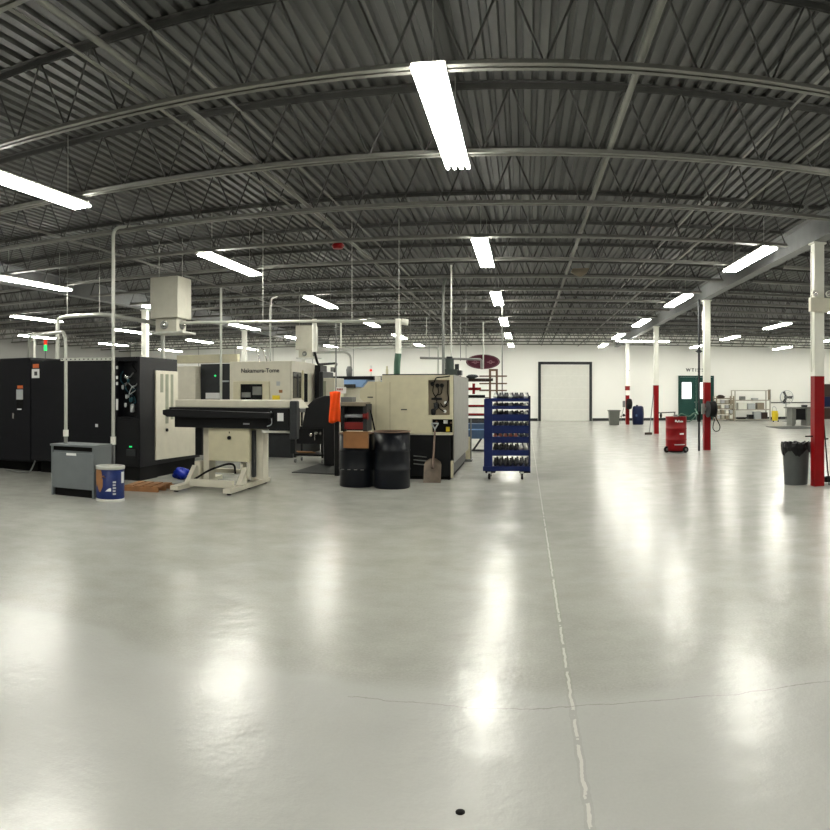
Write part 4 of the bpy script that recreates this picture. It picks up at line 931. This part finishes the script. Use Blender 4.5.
pipe('drop_pipe', [(xa(426.5, 24), 24, 3.1), (xa(426.5, 24), 24, 4.05)], 0.014, M['galv'], 'thin rod hanging over the middle of the cream machine')
pipe('conduit_riser', [(xa(221, 15.9), 15.9, 0.0), (xa(221, 15.9), 15.9, 4.05)], 0.03, M['galv'], 'tall bright riser in front of the dark lathe door', 0.1, 'conduit')
pipe('conduit_riser', [(xa(270.3, 17.2), 17.2, 2.31), (xa(270.3, 17.2), 17.2, 3.9), (xa(277, 17.8), 17.8, 4.05)], 0.024, M['galv'], 'bright riser with curved top above the lathe lettering', 0.2, 'conduit')
pipe('drop_pipe', [(xa(34.5, 12.9), 12.9, 2.24), (xa(34.5, 12.9), 12.9, 2.78)], 0.028, M['white'], 'short white post on top of the black cabinet')
pipe('drop_pipe', [(xa(67.3, 13.25), 13.25, 3.3), (xa(67.3, 13.25), 13.25, 4.05)], 0.008, M['galv'], 'thin hanger rod over the left end of the duct')
pipe('drop_pipe', [(xa(99.5, 13.2), 13.2, 3.28), (xa(99.5, 13.2), 13.2, 4.05)], 0.008, M['galv'], 'thin hanger rod over the kink of the duct')
# air cleaner
def air_cleaner(x, y, z, lab, full=True, s=1.0):
    t = thing('air_cleaner', lab, 'air cleaner', (x, y, z))
    MB().box(x-0.65*s, x, y, y+0.63*s, z, z+0.86*s).build('housing', M['cleaner'], t, 0.01)
    MB().box(x-0.55*s, x-0.06, y+0.05, y+0.5*s, z-0.28*s, z).build('fan_box', M['cleaner'], t, 0.005)
    for s_ in (0, 1):
        c = (x-0.33*s, y+0.05, z-0.14*s) if s_ == 0 else (x-0.06, y+0.27*s, z-0.14*s)
        R_ = R90 if s_ == 0 else Matrix.Rotation(PI/2, 4, 'Y')
        n_ = MB().lathe([(0.085*s, 0), (0.095*s, 0.03), (0.07*s, 0.06)], c, 18, R_).build('outlet', M['greypipe'], t)
        MB().lathe([(0.05*s, 0.055), (0.035*s, 0.085), (0.005, 0.1)], c, 16, R_).build('nozzle', M['chrome'], n_)
    MB().box(x-0.62*s, x+0.12, y-0.02, y+0.6*s, z-0.32*s, z-0.28*s).build('platform', M['galv'], t)
    for x_ in (x-0.6*s, x-0.05): MB().tube([(x_, y+0.3*s, z+0.86*s), (x_, y+0.3*s, ZD-0.01)], 0.006, 6).build('hanger', M['galv'], t)
    return t
M['cleaner'] = mat('cleaner_beige_grey', (168, 166, 152), 0.5, var=0.06)
ac = air_cleaner(-6.85, 13.3, 3.1, 'boxy beige-grey air cleaner hanging above the black machine')
MB().box(-7.36, -7.29, 13.5, 13.57, AH, 2.78).build('post', M['galv'], ac)
air_cleaner(xa(313, 21), 21.0, 2.85, 'boxy grey air cleaner hanging above the white lathe side', s=0.85)
tag(MB().prism_xz([(-0.2, 0), (0.0, -0.1), (0.14, -0.02), (0.2, 0.1), (-0.16, 0.08)], -0.04, 0.04).build('cardboard_scrap', M['tan']), 'tan cardboard scrap caught in the roof joists right of the centre lights', 'cardboard').location = (xa(580, 15.62), 15.62, 4.13)
tag(MB().lathe([(0.08, 0), (0.11, 0.05), (0.07, 0.1), (0.03, 0.12)], n=14).build('flare_ghost', M['led_red'] if False else M['red']), 'small red blob for a lens-flare ghost under the joists left of centre', 'flare ghost').location = (xa(338, 11.8), 11.8, 3.96)  # red lens-flare ghost built as a solid blob
# small plug in the floor
tag(MB().lathe([(0.018, 0), (0.018, 0.004), (0.008, 0.006)], (-0.24, 2.70, 0), 16).build('floor_plug', M['pit'], loc=(-0.24, 2.70, 0)), 'small dark round plug in the near floor', 'plug')
# ---------------------------------------------------------------- right-hand things
# grey bin with bag
wx, wy, wr, wh = xa(796, 11.6), 11.60, 0.228, 0.69
t = thing('waste_bin', 'grey round waste bin with black liner beside the nearest red-based column', 'waste bin', (wx, wy, 0), )
MB().lathe([(wr*0.86, 0), (wr*0.88, 0.02), (wr, wh-0.06), (wr+0.015, wh-0.05), (wr+0.015, wh), (wr-0.01, wh), (wr-0.02, 0.3), (0.01, 0.3)], (wx, wy, 0), 36, caps=False).lathe([(0.001, 0), (wr*0.86, 0)], (wx, wy, 0), 36, caps=False).build('bin', M['bingrey'], t)
r_ = random.Random(5); vs = []; nn = 48
for i, (rr, z_) in enumerate(((wr-0.05, wh-0.16), (wr-0.02, wh+0.01), (wr+0.022, wh+0.015), (wr+0.03, wh-0.06), (wr+0.022, wh-0.15))):
    for k in range(nn):
        j = r_.uniform(-1, 1); a = 2*PI*k/nn
        dz_ = (0.022*j if i == 1 or i == 2 else (0.045*math.sin(a*5+1)+0.02*j if i == 4 else 0.01*j)); R_ = rr+0.009*j
        vs.append((wx+R_*math.cos(a), wy+R_*math.sin(a), z_+dz_))
MB().add(vs, [(i*nn+k, i*nn+(k+1) % nn, (i+1)*nn+(k+1) % nn, (i+1)*nn+k) for i in range(4) for k in range(nn)]).build('bin_liner', M['bag'], t)
# black hose coil right of column 1
b = MB()
b.tube([(5.12+0.13*math.cos(a), 11.45+0.13*math.sin(a), 0.03+0.028*(a/(2*PI))) for a in [i*PI/8 for i in range(0, 49)]], 0.02, 8)
tag(b.build('hose_coil', M['rubber'], loc=(5.12, 11.45, 0)), 'coil of black hose on the floor behind the nearest red-based column', 'hose')
tag(MB().tube([(CXS[0]+S+0.03, 11.30, 1.35), (CXS[0]+S+0.08, 11.27, 0.6), (CXS[0]+S+0.13, 11.25, 0.0)], 0.013, 8).build('leaning_pole', M['rubber'], loc=(4.95, 11.2, 0)), 'thin black pole leaning on the nearest red-based column', 'pole')
# red drum on wheels
ux, uy, ur, uh = xa(676.5, 18.6), 18.65, 0.275, 0.93
t = thing('wheeled_drum', 'red steel drum on black wheels near the hose reel column', 'drum', (ux, uy, 0))
pr = [(ur-0.02, 0.05), (ur, 0.07), (ur, 0.32), (ur+0.012, 0.335), (ur, 0.35), (ur, 0.61), (ur+0.012, 0.625), (ur, 0.64), (ur, uh-0.01), (ur+0.01, uh), (ur-0.02, uh), (ur-0.02, uh-0.02), (0.001, uh-0.02)]
MB().lathe(pr, (ux, uy, 0), 40).build('shell', M['reddrum'], t)
av = math.atan2(-uy, -ux)
for i, (a0, w_, z_, h_) in enumerate(((-0.1, 0.16, 0.80, 0.05), (0.08, 0.10, 0.79, 0.035), (0.20, 0.12, 0.795, 0.05), (0.34, 0.10, 0.79, 0.035), (0.46, 0.12, 0.79, 0.04), (0.60, 0.10, 0.79, 0.035), (0.35, 0.45, 0.47, 0.04), (-0.15, 1.1, 0.20, 0.025))):
    patch(ux, uy, ur+0.004, av+a0, av+a0+w_, lambda q: z_, lambda q: z_+h_, 4).build('printed_mark', M['greylab'] if i == 7 else M['paper'], t)
for dx_, dy_ in ((-0.27, -0.1), (0.2, -0.24), (0.0, 0.27)):
    c_ = MB().lathe([(0.075, -0.025), (0.085, 0), (0.075, 0.025)], (ux+dx_, uy+dy_, 0.085), 18, Matrix.Rotation(0.35, 4, 'Z') @ R90).build('wheel', M['rubber'], t)
    MB().lathe([(0.035, -0.03), (0.035, 0.03)], (ux+dx_, uy+dy_, 0.085), 12, Matrix.Rotation(0.35, 4, 'Z') @ R90).build('hub', M['grey'], c_)
MB().lathe([(0.22, 0.02), (0.26, 0.05)], (ux, uy, 0), 30).build('dolly', M['rubber'], t)
hd = MB().box(ux-0.07, ux+0.03, uy-0.06, uy+0.04, uh-0.02, uh+0.05).tube([(ux-0.04, uy, uh+0.05), (ux-0.04, uy, uh+0.12)], 0.02, 8).build('pump_head', M['greypipe'], t)
tag(MB().tube([(ux-0.02, uy, uh+0.085+0.03), (ux-0.5, uy-0.1, uh+0.10)], 0.012, 8).lathe([(0.02, -0.03), (0.06, -0.02), (0.06, 0.02), (0.02, 0.03)], (ux-0.42, uy-0.08, uh+0.03), 14, Matrix.Rotation(PI/2, 4, 'Y')).build('pump_wand', M['rubber'], loc=(ux-0.3, uy, uh)), 'black wand with a round end reaching left from the red drum top', 'wand')
# hose from drum
pts_ = [(ux+0.05, uy, uh-0.01), (ux+0.12, uy-0.05, uh+0.09), (ux+0.35, uy, uh-0.02), (ux+0.5, uy+0.05, uh+0.1), (ux+0.62, uy+0.1, uh+0.04), (4.5, 18.97, 1.12)]
tag(MB().tube(bend(pts_, 0.12, 5), 0.018, 8).tube(bend([(ux+0.1, uy, uh-0.01), (ux+0.33, uy-0.02, uh-0.17), (ux+0.55, uy+0.1, uh+0.0), (4.5, 18.96, 0.98)], 0.12, 5), 0.014, 8).build('drum_hose', M['hose'], loc=(ux, uy, uh)), 'green hose drooping from the red drum across to the reel', 'hose')
# dark conduit by column 2
pcx = xa(699, 18.95)
t = thing('dark_standpipe', 'dark vertical pipe just left of the hose reel column', 'pipe', (pcx, 18.95, 0))
MB().tube([(pcx, 18.95, 0), (pcx, 18.95, 4.04)], 0.03, 10).build('pipe', M['dgrey'], t)
MB().tube([(pcx, 18.95, 2.62), (pcx, 18.95, 2.70)], 0.055, 10).box(pcx-0.09, pcx+0.09, 18.93, 18.97, 2.64, 2.67).build('flange', M['dgrey'], t)
MB().tube([(pcx, 18.95, 0.78), (pcx, 18.95, 1.05)], 0.05, 10).build('valve', M['rubber'], t)
# hose reel on column 2
hx, hy_, hz_ = xa(709.5, 19.0), cY[1]-S-0.17, 1.11
t = thing('hose_reel', 'black hose reel mounted on the second red-based column', 'hose reel', (hx, hy_, hz_))
RY_ = Matrix.Rotation(0.12, 4, 'Z') @ Matrix.Rotation(PI/2, 4, 'Y')
MB().lathe([(0.19, -0.085), (0.205, -0.06), (0.205, 0.06), (0.19, 0.085)], (hx+0.03, hy_, hz_), 28, RY_).build('hose_roll', M['rubber'], t)
for s_ in (-0.095, 0.095):
    MB().lathe([(0.22, s_-0.006), (0.22, s_+0.006)], (hx+0.03, hy_, hz_), 28, RY_).build('reel_disc', M['dgrey'], t)
MB().box(hx-0.22, hx-0.15, hy_-0.02, hy_+0.10, hz_-0.13, hz_+0.15).box(hx-0.2, hx-0.02, hy_+0.08, hy_+0.17, hz_-0.04, hz_+0.04).build('bracket', M['greypipe'], t)
loop = [(hx+0.12, hy_-0.05, hz_-0.18), (hx+0.20, hy_-0.05, hz_-0.32), (hx+0.27, hy_-0.05, hz_-0.46), (hx+0.24, hy_-0.05, hz_-0.58), (hx+0.13, hy_-0.05, hz_-0.60), (hx+0.06, hy_-0.05, hz_-0.52), (hx+0.08, hy_-0.05, hz_-0.38), (hx+0.12, hy_-0.05, hz_-0.25)]
MB().tube(bend(loop, 0.08, 5), 0.012, 8).build('hose_loop', M['rubber'], t)
# dark strip behind column 2 (right) and reels on col 4
# broom at column 3
t = thing('push_broom', 'broom leaning against the third red-based column, head on the floor', 'broom', (xa(648, 26.6), 26.6, 0))
p0_, p1_ = Vector((xa(649.3, 26.6), 26.6, 0.06)), Vector((CXS[2]-S-0.03, 27.12, 1.5))
MB().tube([p0_, p1_], 0.016, 8).build('handle', M['grey'], t)
MB().box(p0_.x-0.17, p0_.x+0.1, 26.56, 26.64, 0.03, 0.08).build('head', M['dbrown'], t)
MB().box(p0_.x-0.17, p0_.x+0.1, 26.565, 26.635, 0.0, 0.03).build('bristles', M['rubber'], t)
# col 4 cluster
hx4, hy4 = CXS[3]-0.05, cY[3]-S-0.16
t = thing('hose_reel', 'small black hose reel on the farthest red-based column', 'hose reel', (hx4, hy4, 1.0))
MB().lathe([(0.24, -0.1), (0.26, -0.05), (0.26, 0.05), (0.24, 0.1)], (hx4+0.1, hy4, 1.0), 20, RY_).build('hose_roll', M['rubber'], t)
MB().box(hx4-0.2, hx4-0.1, hy4-0.05, hy4+0.16, 0.85, 1.15).build('bracket', M['grey'], t)
MB().tube(bend([(hx4-0.15, hy4, 0.85), (hx4-0.27, hy4, 0.4), (hx4-0.33, hy4, 0.05)], 0.1), 0.012, 6).build('hose_loop', M['greypipe'], t)
nx, ny = xa(614, 34.6), 34.6
t = thing('waste_bin', 'dark grey square waste bin by the far wall left of the last red-based column', 'waste bin', (nx, ny, 0))
vs = []
for z_, w_ in ((0, 0.21), (0.68, 0.255)):
    vs += [(nx-w_, ny-w_, z_), (nx+w_, ny-w_, z_), (nx+w_, ny+w_, z_), (nx-w_, ny+w_, z_)]
MB().add(vs, [(0, 1, 2, 3), (4, 5, 6, 7), (0, 1, 5, 4), (1, 2, 6, 5), (2, 3, 7, 6), (3, 0, 4, 7)]).build('bin', M['bin2'], t)
MB().box(nx-0.285, nx+0.285, ny-0.285, ny+0.285, 0.66, 0.72).build('rim', M['bin2'], t, 0.01)
tag(MB().tube([(nx+0.3, 34.6, 0.42), (CXS[3]-S-0.06, cY[3]-0.3, 0.44)], 0.016, 6).lathe([(0.03, -0.06), (0.08, 0), (0.03, 0.06)], (CXS[3]-S-0.13, cY[3]-0.3, 0.46), 12, Matrix.Rotation(PI/2, 4, 'Y')).build('pump_wand', M['rubber'], loc=(4.4, 34.8, 0.4)), 'black wand between the far grey bin and the column', 'wand')
bx4, by4 = xa(638, 35), 35.0
t = thing('blue_drum', 'dark blue plastic drum right of the farthest red-based column', 'drum', (bx4, by4, 0))
MB().lathe([(0.24, 0), (0.27, 0.04), (0.28, 0.3), (0.285, 0.5), (0.28, 0.72), (0.26, 0.86), (0.2, 0.9)], (bx4, by4, 0), 28).build('shell', M['navy'], t)
MB().lathe([(0.05, 0.9), (0.05, 0.95)], (bx4-0.05, by4, 0), 12).build('cap', M['rubber'], t)
MB().box(bx4-0.16, bx4-0.08, by4-0.29, by4-0.27, 0.40, 0.5).build('label_plate', M['steelblue'], t)
# shelving on the far wall
def rackbay(x0, x1, y0, y1, zs_, ztop_, m, t):
    for x_ in (x0, x1):
        for y_ in (y0, y1):
            MB().box(x_-0.03, x_+0.03, y_-0.03, y_+0.03, 0, ztop_).build('upright', m, t)
    for z_ in zs_: MB().box(x0, x1, y0, y1, z_-0.025, z_+0.025).build('shelf', m, t)
sy0 = 38.4
h0_, h1_ = xa(735, sy0), xa(770, sy0)
t = thing('storage_shelves', 'wide cream steel shelving with open top on the far wall', 'shelving', ((h0_+h1_)/2, sy0, 0))
rackbay(h0_, h1_, sy0, sy0+0.7, [0.06, 0.6, 1.12], 1.68, M['shelf'], t)
MB().box(h0_, h1_, sy0+0.65, sy0+0.7, 1.64, 1.68).box(h0_, h1_, sy0-0.02, sy0+0.02, 1.64, 1.68).build('top_rail', M['shelf'], t)
MB().box(h1_-0.13, h1_+0.03, sy0-0.03, sy0+0.0, 1.15, 1.72).build('end_panel', M['tan'], t)
s0_, s1_ = xa(716.5, sy0), xa(733.5, sy0)
t = thing('storage_shelves', 'low brownish shelving unit with close shelves, left of the cream one', 'shelving', ((s0_+s1_)/2, sy0, 0))
rackbay(s0_, s1_, sy0, sy0+0.6, [0.1, 0.38, 0.66, 0.94, 1.22], 1.36, M['tan'], t)
i_ = 0
r_ = random.Random(11)
for lv, z_ in enumerate([0.125, 0.405, 0.685, 0.965]):
    for k in range(4):
        x_ = s0_+0.13+k*(s1_-s0_-0.24)/3
        tag(MB().box(x_-0.09, x_+0.09, sy0+0.03, sy0+0.45, z_, z_+0.17+0.02*(k % 2)).build('parts_bin', [M['greylab'], M['shelf'], M['tan'], M['white']][(k+lv) % 4], loc=(x_, sy0, z_)),
            f'small parts bin, {NTH[k]} from the left on the {["lowest", "second", "third", "fourth"][lv]} shelf of the low unit', 'bin', 'parts bins in the low shelving')
tag(blob(xa(722, sy0), sy0+0.3, 1.31, 0.22, 0.2, 0.1, 21).build('cloth_bundle', M['dbrown'], loc=(xa(722, sy0), sy0+0.3, 1.24)), 'dark lumpy bundle on top of the low brownish shelving', 'bundle')
items = [(742.5, 1.145, 0.26, 0.2, 'grey', 'grey box alone on the top shelf of the cream shelving'), (755, 1.145, 0.3, 0.1, 'greylab', 'flat pale box on the top shelf of the cream shelving'),
         (742, 0.625, 0.5, 0.36, 'white', 'white carton at the left of the middle shelf'), (751, 0.625, 0.42, 0.32, 'greylab', 'pale grey carton in the middle of the middle shelf'), (760, 0.625, 0.4, 0.36, 'tan', 'tan carton at the right of the middle shelf'),
         (741.5, 0.085, 0.42, 0.1, 'rubber', 'low black tray at the left of the bottom shelf'), (750.5, 0.085, 0.3, 0.24, 'black', 'black box on the bottom shelf of the cream shelving'), (757, 0.085, 0.4, 0.4, 'greylab', 'pale carton on the bottom shelf'), (764, 0.085, 0.34, 0.36, 'dbrown', 'dark brown box at the right of the bottom shelf')]
for px_, z_, w_, h_, m_, lab in items:
    x_ = xa(px_, sy0+.2); tag(MB().box(x_-w_/2, x_+w_/2, sy0+0.06, sy0+0.46, z_, z_+h_).build('storage_box', M[m_], loc=(x_, sy0+0.2, z_), bevel=0.01), lab, 'box', 'boxes on the cream shelving')
# yellow mop bucket
mx_, my_ = xa(775, 36.6), 36.6
t = thing('mop_bucket', 'yellow mop bucket beside the cream shelving', 'bucket', (mx_, my_, 0))
MB().lathe([(0.15, 0.06), (0.19, 0.42), (0.2, 0.44), (0.18, 0.44), (0.14, 0.1)], (mx_, my_, 0), 20).box(mx_-0.16, mx_+0.12, my_-0.12, my_+0.12, 0.42, 0.58).build('bucket', M['yellow'], t, 0.01)
MB().tube(bend([(mx_-0.16, my_, 0.5), (mx_-0.12, my_, 0.82), (mx_+0.05, my_, 0.78), (mx_+0.1, my_, 0.5)], 0.08), 0.014, 6).build('handle', M['greylab'], t)
for s_ in (-0.13, 0.13): MB().lathe([(0.035, -0.015), (0.035, 0.015)], (mx_+s_, my_-0.12, 0.035), 10, R90).build('caster', M['rubber'], t)
# pedestal fan
fx, fy, fz = xa(786.6, 36.6), 36.6, 1.30
t = thing('pedestal_fan', 'large round pedestal fan with white guard and dark blades', 'fan', (fx, fy, 0))
MB().tube([(fx, fy+0.1, 0.03), (fx, fy+0.1, fz)], 0.022, 10).build('pole', M['grey'], t)
MB().lathe([(0.25, 0), (0.25, 0.02), (0.05, 0.05)], (fx, fy+0.1, 0), 24).build('base', M['grey'], t)
MB().lathe([(0.09, -0.12), (0.1, -0.02), (0.06, 0.05)], (fx, fy+0.04, fz), 16, R90).build('motor', M['grey'], t)
b = MB(); Rf = 0.36
for rr in (0.36, 0.27, 0.18):
    pr_ = [(fx+rr*math.cos(a), fy-0.06-0.04*(1-rr/0.36), fz+rr*math.sin(a)) for a in [2*PI*i/32 for i in range(33)]]; b.tube(pr_, 0.014 if rr == 0.36 else 0.006, 6, caps=False)
for i in range(24):
    a = 2*PI*i/24; b.tube([(fx+0.05*math.cos(a), fy-0.10, fz+0.05*math.sin(a)), (fx+Rf*math.cos(a), fy-0.06, fz+Rf*math.sin(a))], 0.003, 4)
b.build('guard', M['greylab'], t)
MB().lathe([(0.375, -0.06), (0.375, 0.06)], (fx, fy, fz), 40, R90, caps=False).build('shroud', M['greylab'], t)
for i in range(3):
    a = i*2*PI/3; m_ = Matrix.Translation((fx, fy, fz)) @ Matrix.Rotation(-a, 4, 'Y') @ Matrix.Rotation(0.45, 4, 'X')
    vsb = [m_ @ Vector(v) for v in ((0.05, 0, -0.06), (0.33, 0, -0.10), (0.34, 0, 0.08), (0.05, 0, 0.06), (0.05, 0.008, -0.06), (0.33, 0.008, -0.10), (0.34, 0.008, 0.08), (0.05, 0.008, 0.06))]
    MB().add(vsb, [(0, 1, 2, 3), (4, 5, 6, 7), (0, 1, 5, 4), (1, 2, 6, 5), (2, 3, 7, 6), (3, 0, 4, 7)]).build('blade', M['black'], t)
# workbench
wy0 = 31.6; k0_, k1_ = xa(792, wy0), 14.6
t = thing('workbench', 'grey steel workbench with dark open middle behind the nearest red-based column', 'workbench', ((k0_+k1_)/2, wy0, 0))
MB().box(k0_-0.12, k1_, wy0-0.05, wy0+0.8, 0.82, 0.87).build('top', M['bench'], t)
MB().prism_xz([(k0_, 0), (k0_+0.12, 0), (k0_+0.2, 0.12), (k0_+0.2, 0.82), (k0_, 0.82)], wy0, wy0+0.7).build('leg', M['bench'], t)
MB().box(xa(806.5, wy0), xa(811, wy0), wy0, wy0+0.7, 0, 0.82).build('leg', M['bench'], t)
MB().box(k1_-0.2, k1_, wy0, wy0+0.7, 0, 0.82).build('leg', M['bench'], t)
MB().box(k0_+0.2, xa(806.5, wy0), wy0+0.15, wy0+0.7, 0.28, 0.8).build('drawer_block', M['black'], t)
tag(MB().box(xa(804, wy0), xa(808, wy0), wy0+0.1, wy0+0.35, 0.87, 0.97).tube([(xa(803, wy0), wy0+0.2, 0.93), (xa(809, wy0), wy0+0.2, 0.93)], 0.03, 8).build('bench_vise', M['dgrey'], loc=(xa(806, wy0), wy0+0.2, 0.87)), 'dark vise on the workbench just left of the red-based column', 'vise')
tag(MB().box(13.72, 14.2, wy0+0.1, wy0+0.5, 0.87, 1.35).build('tool_chest', M['navy'], loc=(13.9, wy0+0.3, 0.87), bevel=0.01), 'dark blue tool chest on the workbench right of the red-based column', 'tool chest')
lx0_ = xa(824.5, 39)
tag(MB().box(lx0_, lx0_+0.9, 39.2, 39.93, 0, 2.05).build('tall_locker', M['dbrown'], loc=(lx0_+.4, 39.5, 0), bevel=0.01), 'tall dark brown locker against the far wall at the right edge', 'locker')
tag(MB().box(xa(777, 29.8), xa(812, 29.8), 29.2, 31.3, 0, 0.015).build('rubber_mat', M['mat_'], loc=(xa(790, 30), 30, 0)), 'dark rubber mat in front of the workbench', 'mat')
# ---------------------------------------------------------------- camera and world
cam = bpy.data.cameras.new('camera'); co = bpy.data.objects.new('camera', cam); COL.objects.link(co)
co.location = (0, 0, HC); co.rotation_euler = (PI/2, 0, 0)
cam.type = 'PANO'; cam.panorama_type = 'CENTRAL_CYLINDRICAL'
cam.central_cylindrical_radius = 1.0
cam.central_cylindrical_range_u_min = (0-CX)/F; cam.central_cylindrical_range_u_max = (830-CX)/F
cam.central_cylindrical_range_v_min = -(830-CY)/F; cam.central_cylindrical_range_v_max = CY/F
cam.clip_start = 0.05; cam.clip_end = 200
SC.camera = co
w = bpy.data.worlds.new('world'); SC.world = w; w.use_nodes = True
w.node_tree.nodes['Background'].inputs[0].default_value = (0.02, 0.02, 0.02, 1)
SC.view_settings.view_transform = 'Standard'; SC.view_settings.look = 'None'
SC.view_settings.exposure = 0.1; SC.view_settings.gamma = 1.0; SC.view_settings.use_curve_mapping = False
SC.cycles.max_bounces = 8; SC.cycles.diffuse_bounces = 5; SC.cycles.glossy_bounces = 4
SC.cycles.sample_clamp_indirect = 6.0
SC.cycles.use_denoising = True
SC.cycles.use_light_tree = True
